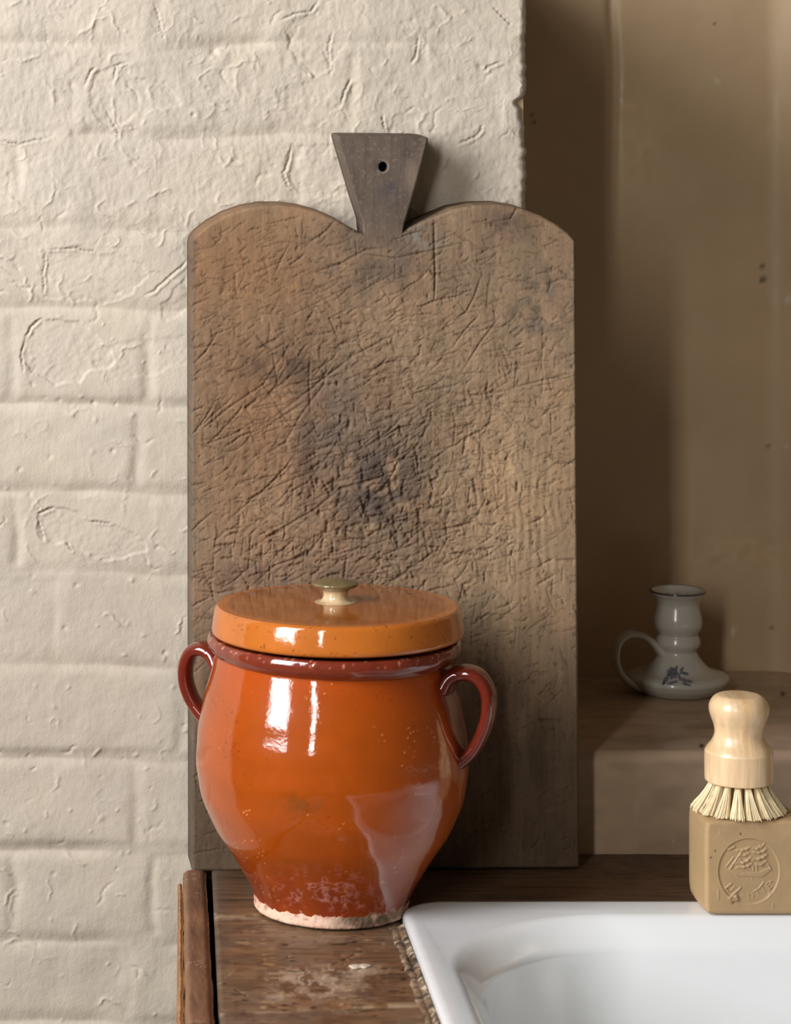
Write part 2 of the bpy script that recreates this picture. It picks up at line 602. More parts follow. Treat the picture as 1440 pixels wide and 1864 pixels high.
for ci in range(len(lines) - 1):
    xs = [-400] + vj[ci] + [1200]
    for q in range(len(xs) - 1):
        i0, i1 = np.searchsorted(gx, [xs[q] + joint, xs[q + 1] - joint])
        j0, j1 = np.searchsorted(gy, [lines[ci] + joint, lines[ci + 1] - joint])
        i1 = min(i1, len(gx) - 1)
        j1 = min(j1, len(gy) - 1)
        if i1 - i0 < 4 or j1 - j0 < 4:
            continue
        cells.append((i0, i1, j0, j1))
        mask[j0:j1, i0:i1] = True
Q = grid_idx(len(gy), len(gx))[~mask.reshape(-1)]
used, inv = np.unique(Q, return_inverse=True)
wall = raw_mesh('wall_left', P.reshape(-1, 3)[used], inv.reshape(-1, 4)[:, ::-1], None, cwall.reshape(-1, 3)[used], M_wall, None, (0, 0, 0), N.reshape(-1, 3)[used])
tag(wall, 'cream painted old brick wall with flaking paint and soft joints', kind='structure')
for (i0, i1, j0, j1) in cells:
    Ps = P[j0:j1 + 1, i0:i1 + 1]
    b = sheet('brick', Ps, cwall[j0:j1 + 1, i0:i1 + 1], M_wall, wall, Ps[0, 0] * np.array([1, 0, 1]), back=[((0, 0.03, 0), 0.0)],
              normals=N[j0:j1 + 1, i0:i1 + 1], flip=True)


def box_obj(name, x0, x1, y0, y1, z0, z1, mat, parent=None, color=None, bevel=0.0):
    bm = bmesh.new()
    bmesh.ops.create_cube(bm, size=1)
    c = Vector(((x0 + x1) / 2, (y0 + y1) / 2, (z0 + z1) / 2))
    for v in bm.verts:
        v.co = Vector((v.co.x * (x1 - x0), v.co.y * (y1 - y0), v.co.z * (z1 - z0)))
    if bevel:
        bmesh.ops.bevel(bm, geom=bm.edges[:], offset=bevel, segments=2, affect='EDGES', profile=0.5)
    me = bpy.data.meshes.new(name)
    if color is not None:
        at_ = True
    bm.to_mesh(me)
    bm.free()
    if color is not None:
        at = me.color_attributes.new('tint', 'FLOAT_COLOR', 'POINT')
        at.data.foreach_set('color', np.tile(np.array([*color, 1], np.float32), len(me.vertices)))
    me.materials.append(mat)
    o = bpy.data.objects.new(name, me)
    o.location = c
    if parent is not None:
        o.parent = parent
        o.location = c - parent.matrix_world.translation
    col.objects.link(o)
    return o


zt, zb = P[0, 0, 2], P[-1, 0, 2]
core = box_obj('wall_core', -1.3, 0.085, 0.0085, 0.30, -0.88, zt, M_wall, wall, base_c)
core['label'] = 'unseen masonry behind the painted brick faces'

# ------------------------------------------------------------------ alcove: back wall, return, ledge
AY = 0.286
alc_c = lin((192, 166, 132))
LZ = 0.0767
RX = 0.0995


def alcove_color(X, Y, seed):
    c = np.ones(X.shape + (3,)) * alc_c
    v = fbm(X, Y, 0.09, seed, 4)[..., None]
    c = c * (1 + 0.09 * v)
    return c


ax = np.arange(0.06, 0.80, 0.0022)
az = np.arange(-0.05, 0.80, 0.0022)
AX, AZ = np.meshgrid(ax, az)
sA = (AY - CAMY) / F
APX = (AX - CAMX) / sA - 100      # picture scale on this wall, only to place its marks
APY = (CAMZ - AZ) / sA - 90
HA = 0.0012 * fbm(AX, AZ, 0.16, 3, 2) + 0.00035 * fbm(AX, AZ, 0.03, 5, 3)
HA -= 0.0040 * np.exp(-((APX - 1116 - 3 * vn(APY, APY * 0, 120, 3)) / 9) ** 2) * sstep(560, 300, APY)      # shallow seam in the plaster
HA += 0.004 * sstep(1112, 1122, APX) * sstep(620, 300, APY) * 0 + 0.0
HA += 0.020 * (np.clip((APX - 1392) / 70, 0, 1)) ** 2                      # plaster curves forward at the right
rough = np.clip(blob(APX, APY, 1165, 300, 35, 60) + blob(APX, APY, 1150, 200, 25, 40) + blob(APX, APY, 1330, 1000, 120, 45), 0, 1)
HA += 0.0007 * rough * vn(AX, AZ, 0.006, 2)
cA = alcove_color(AX, AZ, 2)
for (x, y, r) in ((1388, 485, 4), (1390, 508, 5), (1386, 512, 3), (968, 210, 3), (972, 222, 3), (1300, 42, 2), (1398, 812, 3), (1404, 1142, 3)):
    cA *= (1 - 0.65 * np.clip(blob(APX, APY, x, y, r) * 1.5, 0, 1))[..., None]
for (x, y, rx, ry, ro) in ((1307, 148, 6, 2.5, 0.8), (1430, 545, 4, 7, 0.2), (1335, 1150, 3, 8, 0), (1428, 812, 2, 2, 0)):
    bl = np.clip(blob(APX, APY, x, y, rx, ry, ro) * 1.5, 0, 1)[..., None]
    cA = cA * (1 - bl) + bl * lin((205, 195, 170))
    HA += 0.001 * bl[..., 0]
cA = cA * (1 + 0.10 * np.clip(rough * (0.5 + vn(AX, AZ, 0.008, 4)), 0, 1))[..., None]
PA = np.stack([AX, AY - HA, AZ], -1)
wb = sheet('wall_back', PA, cA, M_alcove, None, (0.45, AY, 0.0), back=[((0, 0.02, 0), 0)])
tag(wb, 'shaded brown painted back wall of the alcove', kind='structure')

ry_ = np.arange(0.004, AY + 0.003, 0.004)
rz_ = np.arange(-0.06, zt, 0.004)
RYg, RZg = np.meshgrid(ry_, rz_)
PR = np.stack([RX - 0.0005 + 0.0010 * fbm(RYg, RZg, 0.05, 6, 3) * sstep(0.004, 0.02, RYg) - 0.0015 * sstep(0.012, 0.004, RYg), RYg, RZg], -1)
wr = sheet('wall_return', PR, alcove_color(RYg, RZg, 4), M_alcove, None, (RX, 0.14, 0.0), back=[((-0.012, 0, 0), 0)])  # left return wall of the alcove
tag(wr, 'brown painted side face of the brick pier turning into the alcove', kind='structure')

# ledge: top and front of one solid plastered sill
prof = []
nx = 330
lx = np.linspace(RX + 0.0005, 0.80, nx)
prof_y = np.concatenate([np.linspace(AY - 0.001, 0.010, 100), 0.010 - 0.009 * np.sin(np.linspace(0.15, math.pi / 2, 8)), np.full(34, 0.001)])
prof_z = np.concatenate([np.full(100, LZ), LZ - 0.009 * (1 - np.cos(np.linspace(0.15, math.pi / 2, 8))), np.linspace(LZ - 0.0105, -0.015, 34)])
LX, LI = np.meshgrid(lx, np.arange(len(prof_y)))
LYg = prof_y[LI]
LZg = prof_z[LI]
arc = np.concatenate([[0], np.cumsum(np.hypot(np.diff(prof_y), np.diff(prof_z)))])[LI]
hL = 0.0007 * fbm(LX, arc, 0.06, 7, 3) + 0.00025 * fbm(LX, arc * 3, 0.02, 8, 2)
top_w = sstep(0.008, 0.03, LYg)
hL = np.where(top_w > 0, hL * (1 - 0.8 * top_w), hL)
PL = np.stack([LX, LYg - hL * (1 - top_w), LZg + hL * top_w - 0.0004 * top_w], -1)
cL = alcove_color(LX, arc, 9) * lin((150, 127, 104)) / lin((150, 128, 100)) * 0.86
fac = sstep(-0.1, 0.6, fbm(LX, arc * 3.0, 0.05, 10, 3))[..., None]
cL = cL * (1 - 0.22 * fac) * (1 + 0.10 * fbm(LX, arc * 2, 0.014, 11, 3))[..., None]
sL = (LYg - CAMY) / F
LPX = (LX - CAMX) / sL - 100
LPY = (CAMZ - LZg) / sL - 90
for (x, y, r) in ((1277, 1357, 3.5), (1425, 1262, 3.5)):
    cL *= (1 - 0.95 * np.clip(blob(LPX, LPY, x, y, r, r) * 1.8, 0, 1))[..., None]
for (x, y, rx, ry, ro) in ((1166, 1410, 6, 4, 0), (1158, 1472, 6, 12, 0), (1225, 1530, 3, 3, 0), (1270, 1312, 30, 2, -0.12), (1230, 1318, 18, 2, -0.15)):
    bl = np.clip(blob(LPX, LPY, x, y, rx, ry, ro), 0, 1)[..., None] * 0.45
    cL = cL * (1 - bl) + bl * lin((190, 175, 150))
ledge = sheet('trim_1', PL, cL, M_alcove, None, (0.45, 0.1, 0.0), flip=True)
tag(ledge, 'brown painted plaster ledge across the alcove above the counter', kind='structure')

fl_ = box_obj('floor', -2.6, 2.2, -3.9, 0.30, -0.93, -0.88, material('stone_floor', tuple(lin((120, 108, 94))), 0.6, 0.3, bumps=((20, 0.001, (1, 1, 1)),), mix=(3, 0.1, (1, 1, 1))))
tag(fl_, 'kitchen floor below the counter', kind='structure')

# ------------------------------------------------------------------ wooden counter
counter = empty('wooden_counter', (0.15, -0.2, 0.0), 'worn dark wooden counter of old planks around the sink below the brick wall', 'counter')


def sxl(y):      # left edge of the sink opening
    return -0.0195 + 0.030 * (y + 0.145)


def pxr(y):      # plank edge following the rounded sink corner
    y = np.asarray(y, float)
    d = np.clip(y + 0.1805, 0, 0.0318)
    return np.where(y > -0.1815, 0.0122 - np.sqrt(np.maximum(0.0327 ** 2 - d ** 2, 0)), sxl(y) - 0.0010)


def gxl(y, side=0):   # gap between the rail and the planks
    a = G(375, 1590)
    b = G(390, 1864)
    c = G(386, 1590)
    d = G(399, 1864)
    p, q = (a, b) if side == 0 else (c, d)
    return p[0] + (q[0] - p[0]) * (y - p[1]) / (q[1] - p[1])


def plank(name, xl, xr, yb, yf, thick=0.022, stp=0.0011, seed=1, paint=None, zoff=0.0, rough=1.0, hfun=None):
    """xl, xr: functions of y; yb/yf: functions of t in 0..1 across x"""
    ym = (yb(0.5) + yf(0.5)) / 2
    nx = max(8, int((xr(ym) - xl(ym)) / stp))
    ny = max(6, int((yb(0.5) - yf(0.5)) / stp))
    T, V = np.meshgrid(np.linspace(0, 1, nx), np.linspace(0, 1, ny))
    YY = yb(T) * (1 - V) + yf(T) * V
    XX = xl(YY) * (1 - T) + xr(YY) * T
    g = vn(XX / 9, YY, 0.0022, seed) * 0.00022 + fbm(XX / 5, YY, 0.008, seed + 1, 3) * 0.00035
    h = g * rough + 0.0006 * fbm(XX, YY, 0.05, seed + 2, 2)
    # worn arrises
    ex = np.minimum(T, 1 - T) * (xr(ym) - xl(ym))
    ey = np.minimum(V, 1 - V) * abs(yb(0.5) - yf(0.5))
    h -= 0.0012 * np.exp(-(np.minimum(ex, ey) / 0.0018) ** 2)
    s = (CAMZ) / 1.0
    PXg = (XX - CAMX) * F / (YY - CAMY) - 100
    PYg = CAMZ * F / (YY - CAMY) - 90
    c = np.ones(XX.shape + (3,)) * lin((116, 84, 58))
    gr = fbm(XX / 8, YY, 0.006, seed + 4, 3)
    c = c * (1 + 0.34 * gr + 0.28 * fbm(XX / 2, YY, 0.03, seed + 5, 4) - 0.35 * sstep(0.3, 0.7, vn(XX / 14, YY, 0.0025, seed + 6)))[..., None]
    c = mixc(c, sstep(0.0, 0.6, fbm(XX, YY, 0.04, seed + 7, 4)), (118, 98, 80), 0.6)
    if hfun is not None:
        h = hfun(h, XX, YY, PXg, PYg)
    if paint is not None:
        c = paint(c, XX, YY, PXg, PYg)
    PP = np.stack([XX, YY, h + zoff], -1)
    return sheet(name, PP, np.clip(c, 0, 1), M_counter, counter, (xl(ym), ym, 0), back=[((0, 0, -thick), 0)], flip=True)


def mixc(c, m, rgb, k=1.0):
    m = np.clip(m * k, 0, 1)[..., None]
    return c * (1 - m) + m * lin(rgb)


def paint_front(c, X_, Y_, px, py):
    c = mixc(c, sstep(430, 390, px) * (0.6 + 0.4 * vn(px, py, 12, 3)), (84, 72, 62), 0.8)          # greyed end grain
    c = mixc(c, sstep(-0.25, 0.6, fbm(px, py * 2, 90, 2, 4)) * 0.5, (134, 106, 74))
    c = mixc(c, sstep(0.0, 0.7, fbm(px / 3, py * 2, 26, 9, 4)) * 0.35, (70, 50, 36))
    blotch = np.clip(blob(px, py, 590, 1790, 75, 26) + blob(px, py, 640, 1765, 50, 12) + 0.7 * blob(px, py, 500, 1815, 22, 9) + 0.8 * blob(px, py, 535, 1775, 45, 10), 0, 1)
    rag = sstep(-0.25, 0.35, fbm(px, py * 1.5, 26, 6, 5))
    c = mixc(c, blotch * rag, (170, 146, 124), 0.85)
    c = mixc(c, blotch * sstep(0.1, 0.5, fbm(px, py * 1.3, 7, 5, 3)), (196, 178, 156), 0.6)
    c = mixc(c, blob(px, py, 672, 1796, 24, 12) * sstep(-0.4, 0.3, fbm(px, py, 14, 7, 3)), (92, 58, 44), 0.9)
    c = mixc(c, blob(px, py, 580, 1715, 90, 16) * sstep(-0.3, 0.5, fbm(px / 3, py, 12, 8, 3)), (140, 115, 95), 0.6)
    # knife scratches along the grain
    c = mixc(c, (sstep(0.45, 0.75, vn(px / 7, py, 2.6, 12)) * sstep(0.0, 0.5, vn(px, py, 40, 13))), (44, 30, 20), 0.85)
    c = mixc(c, (sstep(0.5, 0.8, vn(px / 6, py, 2.6, 14)) * sstep(0.0, 0.5, vn(px, py, 50, 1))), (176, 142, 102), 0.6)
    c = mixc(c, np.exp(-((py - 1668 - (px - 400) * 0.02) / 4.0) ** 2) * sstep(475, 440, px), (150, 128, 102), 0.85)
    c = mixc(c, np.exp(-((py - 1846 + (px - 400) * 0.05) / 5.0) ** 2) * sstep(-0.5, 0.1, vn(px, py, 30, 3)), (158, 134, 106), 0.8)  # highlight painted along the edge of the plank joint
    c = mixc(c, sstep(0.3, 0.6, vn(px / 4, py, 5, 11)), (78, 54, 38), 0.45)
    c = mixc(c, sstep(0.52, 0.8, vn(px, py, 4, 5)) * 0.8 * sstep(0.1, 0.5, fbm(px, py, 50, 15, 2)), (185, 165, 140), 0.5)
    return c


def h_front(h, X_, Y_, px, py):
    for (pts, w, d) in (([(430, 1752), (480, 1748), (525, 1741), (525, 1741)], 1.6, 0.0011), ([(606, 1754), (630, 1744), (646, 1734)], 1.4, 0.001),
                        ([(440, 1696), (480, 1685)], 1.2, 0.0008), ([(640, 1712), (600, 1716)], 1.0, 0.0005), ([(430, 1800), (450, 1812)], 1.5, 0.0008)):
        for k in range(len(pts) - 1):
            (ax_, ay_), (bx_, by_) = pts[k], pts[k + 1]
            L2 = (bx_ - ax_) ** 2 + (by_ - ay_) ** 2 + 1e-9
            t = np.clip(((px - ax_) * (bx_ - ax_) + (py - ay_) * (by_ - ay_)) / L2, 0, 1)
            dd = np.hypot(px - ax_ - t * (bx_ - ax_), py - ay_ - t * (by_ - ay_))
            h = h - d * np.exp(-(dd / w) ** 2)
    return h


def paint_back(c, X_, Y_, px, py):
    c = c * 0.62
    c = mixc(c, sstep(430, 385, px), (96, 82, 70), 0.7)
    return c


plank('plank', lambda y: gxl(y, 1), lambda y: 0.78 + 0 * y, lambda t: 0.0002 + 0 * t, lambda t: -0.1476 + 0 * t, seed=2, paint=paint_back, stp=0.0014)
yj = lambda t: -0.3700 + 0.010 * t
plank('plank', lambda y: gxl(y, 1), pxr, lambda t: -0.1482 + 0 * t, lambda t: yj(t) + 0.0007, seed=5, paint=paint_front, hfun=h_front, zoff=-0.0006, stp=0.0008)
plank('plank', lambda y: gxl(y, 1) + 0.0005, lambda y: sxl(y) - 0.0010, lambda t: yj(t) - 0.0026 + 0.0006 * np.sin(t * 9), lambda t: -0.56 + 0 * t, seed=8, paint=paint_front, zoff=0.0007, stp=0.0012)


def rail(name, xl, xr, yb, yf, z, thick, seed, rgb):
    nx = 40
    ny = 300
    T, V = np.meshgrid(np.linspace(0, 1, nx), np.linspace(0, 1, ny))
    YY = yb * (1 - V) + yf * V
    XX = xl(YY) * (1 - T) + xr(YY) * T
    wid = xr(yb) - xl(yb)
    ex = np.minimum(T, 1 - T) * wid
    h = 0.0004 * fbm(XX, YY / 6, 0.006, seed, 3) - 0.0025 * np.exp(-(ex / 0.0022) ** 2) + 0.0006 * fbm(XX, YY, 0.04, seed + 1, 2)
    XX = XX + 0.0006 * vn(YY, YY * 0, 0.02, seed + 2) + 0.0003 * vn(YY, YY * 0, 0.006, seed + 3)
    c = np.ones(XX.shape + (3,)) * lin(rgb) * (1 + 0.25 * fbm(XX, YY / 6, 0.006, seed + 4, 3) + 0.25 * fbm(XX, YY, 0.03, seed + 5, 3))[..., None]
    c = mixc(c, sstep(0.45, 0.7, vn(XX, YY, 0.0016, seed + 6)) * sstep(-0.2, 0.5, fbm(XX, YY, 0.03, seed, 2)), (190, 168, 145), 0.5)
    c = mixc(c, sstep(0.25, 0.0, T) * 0.7, (150, 112, 78), 0.7)
    PP = np.stack([XX, YY, z + h], -1)
    return sheet(name, PP, np.clip(c, 0, 1), M_rail, counter, (xl(yb), yb, z), back=[((0, 0, -thick), 0)], flip=True)


railL = lambda y: G(333, 1584)[0] + (G(337, 1864)[0] - G(333, 1584)[0]) * (y - G(333, 1584)[1]) / (G(337, 1864)[1] - G(333, 1584)[1])
rl = rail('rail', railL, lambda y: gxl(y, 0), -0.0455, -0.56, 0.0005, 0.03, 3, (112, 76, 52))
rl['label'] = 'narrow worn edge rail left of the dark gap'
r2 = rail('edge_strip', lambda y: railL(y) - 0.0038 + 0.004 * (y + 0.0455), lambda y: railL(y) - 0.0006, -0.060, -0.56, -0.004, 0.03, 6, (150, 105, 66))
ya, yb_ = -0.05, -0.56
cv = [(railL(ya) + .004, ya), (-0.13, ya), (-0.13, yb_), (railL(yb_) + .004, yb_)]
CV = np.array([(x, y, z) for z in (-0.88, -0.031) for x, y in cv])
car = raw_mesh('gap_light_block', CV, np.array([[0, 1, 2, 3], [7, 6, 5, 4], [0, 4, 5, 1], [1, 5, 6, 2], [2, 6, 7, 3], [3, 7, 4, 0]]), None, None, M_dark, counter, (-0.16, -0.3, -0.1), smooth=False)  # added under the gap to block light from below and keep it dark
car2 = box_obj('back_panel', -0.1545, 0.78, -0.03, -0.002, -0.88, -0.026, M_dark, counter)

box_obj('filler_block', -0.1545, -0.130, -0.044, -0.002, -0.3, -0.006, M_dark, counter)
# dried paint drop on the plank
bm = bmesh.new()
bmesh.ops.create_uvsphere(bm, u_segments=24, v_segments=12, radius=1)
c0 = G(655, 1759)
for v in bm.verts:
    a = math.atan2(v.co.y, v.co.x)
    r = 1 + 0.18 * math.sin(2 * a + 0.6) + 0.12 * math.sin(5 * a)
    pinch = 1 - 0.35 * math.exp(-(v.co.x / 0.22) ** 2)
    v.co = Vector((v.co.x * 0.0068 * r, v.co.y * 0.0052 * r * pinch, v.co.z * 0.0012 * pinch))
me = bpy.data.meshes.new('paint_drop')
for f in bm.faces:
    f.smooth = True
bm.to_mesh(me)
bm.free()
me.materials.append(material('dried_white_paint', tuple(lin((205, 190, 170))), 0.6))
o = bpy.data.objects.new('paint_drop', me)
o.parent = counter
o.location = Vector((c0[0], c0[1], 0.0)) - counter.location
o['label'] = 'small pale dried paint drop'
col.objects.link(o)

# crumbling sealant beside the sink
ys = np.linspace(-0.190, -0.56, 420)
nn = 18
ph = np.linspace(0, 1, nn)
YY, TT = np.meshgrid(ys, ph, indexing='ij')
wl = 0.0100 + 0.0035 * fbm(ys, ys * 0, 0.02, 3, 5)
wr_ = 0.0004 + 0 * ys
XX = (sxl(YY) - wl[:, None]) * (1 - TT) + (sxl(YY) + 0.0004) * TT
HH = 0.0005 * np.sin(np.pi * TT) ** 0.6 + 0.0007 * fbm(XX, YY, 0.0035, 4, 4) + 0.0005 - 0.0016 * sstep(0.25, 0.0, TT) + 0.0022 * sstep(0.55, 1.0, TT)
HH -= 0.0012 * np.exp(-((TT - 0.62) / 0.10) ** 2) * sstep(-0.3, 0.3, fbm(ys, ys * 0, 0.03, 5, 3))[:, None]
c = np.ones(XX.shape + (3,)) * lin((122, 98, 76))
c = mixc(c, sstep(0.0, 0.5, fbm(XX, YY, 0.006, 9, 4)), (160, 140, 118), 0.7)
c = mixc(c, sstep(0.25, 0.55, vn(XX, YY, 0.003, 6)) * sstep(0.45, 0.8, TT), (214, 200, 178), 0.7)
c = mixc(c, sstep(0.2, 0.6, vn(XX, YY, 0.0045, 7)), (62, 52, 42), 0.85)
PPc = np.stack([XX, YY, HH], -1)
ck = sheet('sealant', PPc, c, M_caulk, counter, (PPc[0, 0, 0], -0.3, 0), back=[((0, 0, -0.002), 0)], flip=False)
ck['label'] = 'crumbling grey and white sealant along the left of the sink'

# ------------------------------------------------------------------ sink
sink = empty('sink', (0.25, -0.38, 0.0), 'white enamelled sink with a rounded basin set into the wooden counter', 'sink')
NS = 360


def rrect(x0, x1, y0, y1, r, n=NS):
    """rounded rectangle, n points, starting mid left edge"""
    r = min(r, (x1 - x0) / 2, (y1 - y0) / 2)
    cs = [(x0 + r, y1 - r, math.pi, math.pi / 2), (x1 - r, y1 - r, math.pi / 2, 0), (x1 - r, y0 + r, 0, -math.pi / 2), (x0 + r, y0 + r, -math.pi / 2, -math.pi)]
    out = []
    k = n // 4
    half = k // 2
    for (cx, cy, a0, a1) in cs:
        arc_n = k // 2
        for t in np.linspace(0, 1, arc_n):
            a = a0 + (a1 - a0) * t
            out.append((cx + r * math.cos(a), cy + r * math.sin(a)))
        # straight bit to next corner is filled below
        out.append(None)
    pts = []
    for i, p in enumerate(out):
        if p is None:
            q = out[(i + 1) % len(out)]
            a = pts[-1]
            m = k - k // 2
            for t in np.linspace(0, 1, m + 2)[1:-1]:
                pts.append((a[0] + (q[0] - a[0]) * t, a[1] + (q[1] - a[1]) * t))
        else:
            pts.append(p)
    return np.array(pts)


SX0, SX1, SY0, SY1 = -0.0185, 0.62, -0.62, -0.1485
BX0, BX1, BY0, BY1 = 0.0000, 0.585, -0.585, -0.1800
specs = [(SX0 + .001, SX1, SY0, SY1 - .001, .031, -0.018), (SX0, SX1, SY0, SY1, .032, -0.002), (SX0, SX1, SY0, SY1, .032, 0.0040),
         (SX0 + .0010, SX1 - .001, SY0 + .001, SY1 - .0010, .0315, 0.0062), (SX0 + .0030, SX1 - .003, SY0 + .003, SY1 - .003, .031, 0.0076), (SX0 + .0065, SX1 - .006, SY0 + .006, SY1 - .007, .030, 0.0080),
         (SX0 + .012, SX1 - .02, SY0 + .02, SY1 - .020, .036, 0.0076)]
for (ins, z, r) in ((0.0, 0.0072, .125), (.0025, .0066, .125), (.0050, .0054, .125), (.0080, .0030, .125), (.0110, .0000, .124), (.0145, -.0040, .124), (.0170, -.0075, .125),
                    (.0190, -.0100, .125), (.0205, -.0135, .122), (.0215, -.020, .120), (.0235, -.040, .118), (.027, -.070, .114), (.032, -.100, .110), (.042, -.125, .10),
                    (.060, -.138, .09), (.09, -.142, .05), (.14, -.144, .04), (.195, -.145, .003)):
    specs.append((BX0 + ins, BX1 - ins, BY0 + ins, BY1 - ins, r, z))
RG = []
for (x0, x1, y0, y1, r, z) in specs:
    p = rrect(x0, x1, y0, y1, r)
    x = p[:, 0] + 0.030 * (p[:, 1] + 0.145) * np.clip((0.3 - p[:, 0]) / 0.3, 0, 1)
    RG.append(np.stack([x, p[:, 1], np.full(len(p), z)], 1))
RG = np.array(RG)
n_, m_ = RG.shape[:2]
Q = grid_idx(n_, m_, wrap=True)
basin = raw_mesh('basin', RG.reshape(-1, 3), Q[:, ::-1], [[(n_ - 1) * m_ + i for i in range(m_)][::-1]], None, M_enamel, sink, (0.25, -0.38, 0.0))
# make sure normals point outward / up
bm = bmesh.new()
bm.from_mesh(basin.data)
bmesh.ops.recalc_face_normals(bm, faces=bm.faces)
bm.faces.ensure_lookup_table()
big = min(bm.faces, key=lambda f: f.calc_center_median().z)
if bm.faces[len(bm.faces) // 2].normal.z < 0 and big.normal.z < 0:
    bmesh.ops.reverse_faces(bm, faces=bm.faces)
bm.to_mesh(basin.data)
bm.free()

# ------------------------------------------------------------------ chopping board
LEAN = 0.003
YB0 = -0.0463


def BF(px, py):
    s = (-YB0 * -1 - CAMY + LEAN * CAMZ) / (F + LEAN * (py + 90))
    y = F * s + CAMY
    return np.stack([(px + 100) * s + CAMX, y + 0 * px, CAMZ - (py + 90) * s], -1)


board = empty('chopping_board', (float(BF(np.array(697.), np.array(1582.))[0]), YB0 + 0.012, 0.0),
              'tall old wooden chopping board scored with knife cuts leaning on the brick wall', 'chopping board')
bdir = np.array([0, 1.0, -LEAN])
bdir /= np.linalg.norm(bdir)
TH = 0.041
arcL = np.array([(341, 444), (344, 432), (352, 422), (375, 404), (405, 387), (440, 375), (475, 369), (510, 369), (545, 373), (580, 382), (615, 397), (645, 415), (665, 430)], float)
arcR = np.array([(730, 427), (745, 413), (765, 401), (790, 390), (825, 376), (865, 369), (910, 368), (950, 375), (985, 388), (1015, 405), (1035, 420), (1045, 431), (1048, 442)], float)
arcL[:, 0] = 348 + (arcL[:, 0] - 341) * (665 - 348) / (665 - 341)
arcL[:, 1] += 5 * sstep(665, 640, arcL[:, 0])
arcR[:, 1] += 5 * sstep(730, 760, arcR[:, 0])
nbx, nby = 471, 760
ux = np.linspace(0, 1, nbx)
ux = np.sort(np.concatenate([ux[5:-5], 1 - 0.011 * np.linspace(1, 0, 7) ** 1, 0.011 * np.linspace(0, 1, 7)]))
nbx = len(ux)
topx = 348 + ux * (1048 - 348)
topy = np.where(topx <= 665, np.interp(topx, arcL[:, 0], arcL[:, 1]), np.where(topx >= 730, np.interp(topx, arcR[:, 0], arcR[:, 1]), 428.5))
t = np.linspace(0, 1, nby)[:, None]
BXp = (348 * (1 - t) + 350 * t) + ux[None] * ((1048 - 348) * (1 - t) + (1055 - 350) * t)
boty = 1587 - 8 * ux + 1.2 * vn(topx, topx * 0, 60, 3)
BYp = topy[None] * (1 - t) + boty[None] * t
# regular working grid in picture scale for the cuts
gxs = np.arange(335, 1063, 1.5)
gys = np.arange(360, 1600, 1.5)
WX, WY = np.meshgrid(gxs, gys)
HB = np.zeros_like(WX)
DM = np.zeros_like(WX)
HB += 0.9 * fbm(WX, WY, 120, 2, 2) + 0.35 * fbm(WX, WY / 3, 14, 3, 3)
cen = np.clip(blob(WX, WY, 690, 820, 330, 330) * 1.2, 0, 1)
HB -= 1.6 * cen
HB += 1.3 * cen * fbm(WX + WY * 0.5, WY * 1.6, 16, 5, 4) + 0.7 * fbm(WX, WY, 6, 6, 2) * (0.3 + cen)
# vertical tool ribs low right
ribs = blob(WX, WY, 960, 960, 90, 130)
HB += 0.7 * ribs * np.sin(WX * 0.42 + 2.5 * vn(WX, WY, 60, 4)) * sstep(-0.5, 0.3, vn(WX, WY, 30, 5))


def cut(x, y, a, L, w, d, bend=0.15):
    p = []
    n = max(3, int(L / 7))
    a += random.uniform(-bend, bend) * 0.5
    k = random.uniform(-bend, bend) / n
    x -= math.cos(a) * L / 2
    y -= math.sin(a) * L / 2
    for q in range(n + 1):
        p.append((x, y))
        x += math.cos(a) * L / n + random.uniform(-1, 1)
        y += math.sin(a) * L / n + random.uniform(-1.6, 1.6)
        a += k
    stroke(HB, WX, WY, p, w, -d, DM)


def rnd_pos(spread=True):
    while True:
        x, y = random.uniform(345, 1050), random.uniform(400, 1580)
        w = 0.12 + 0.95 * math.exp(-(((x - 700) / 330) ** 2 + ((y - 800) / 300) ** 2)) + 0.15 * (y < 1200)
        if random.random() < w:
            return x, y


for k in range(3000):
    x, y = rnd_pos()
    a = random.choices([random.gauss(-0.50, 0.14), random.gauss(-0.12, 0.15), random.gauss(1.5, 0.15), random.uniform(0, 3.14), random.gauss(0.7, 0.2)],
                       [0.50, 0.22, 0.12, 0.08, 0.08])[0]
    if x > 820 and y > 650 and random.random() < 0.5:
        a = random.choice([random.gauss(1.5, 0.1), random.gauss(-0.15, 0.1)])
    L = min(120, 8 + random.expovariate(1 / 17))
    cut(x, y, a, L, random.uniform(1.0, 1.8), random.uniform(0.3, 1.3), 0.5)
for k in range(90):
    x, y = rnd_pos()
    if x > 900:
        continue
    cut(x, y, random.gauss(-0.55, 0.16), random.uniform(40, 120), random.uniform(1.2, 1.9), random.uniform(1.0, 2.2), 0.5)
for k in range(160):
    x, y = random.gauss(700, 80), random.gauss(890, 70)
    cut(x, y, random.choice([1.5, 1.5, -0.4]) + random.gauss(0, .15), random.uniform(12, 40), random.uniform(1.5, 3), random.uniform(1, 2.6), 0.3)
for k in range(220):
    x, y = random.gauss(650, 160), random.gauss(1010, 50)
    cut(x, y, random.choice([1.55, 0.0, -0.1, -0.6]) + random.gauss(0, .12), random.uniform(8, 45), random.uniform(1.2, 2.2), random.uniform(0.8, 2.2), 0.2)
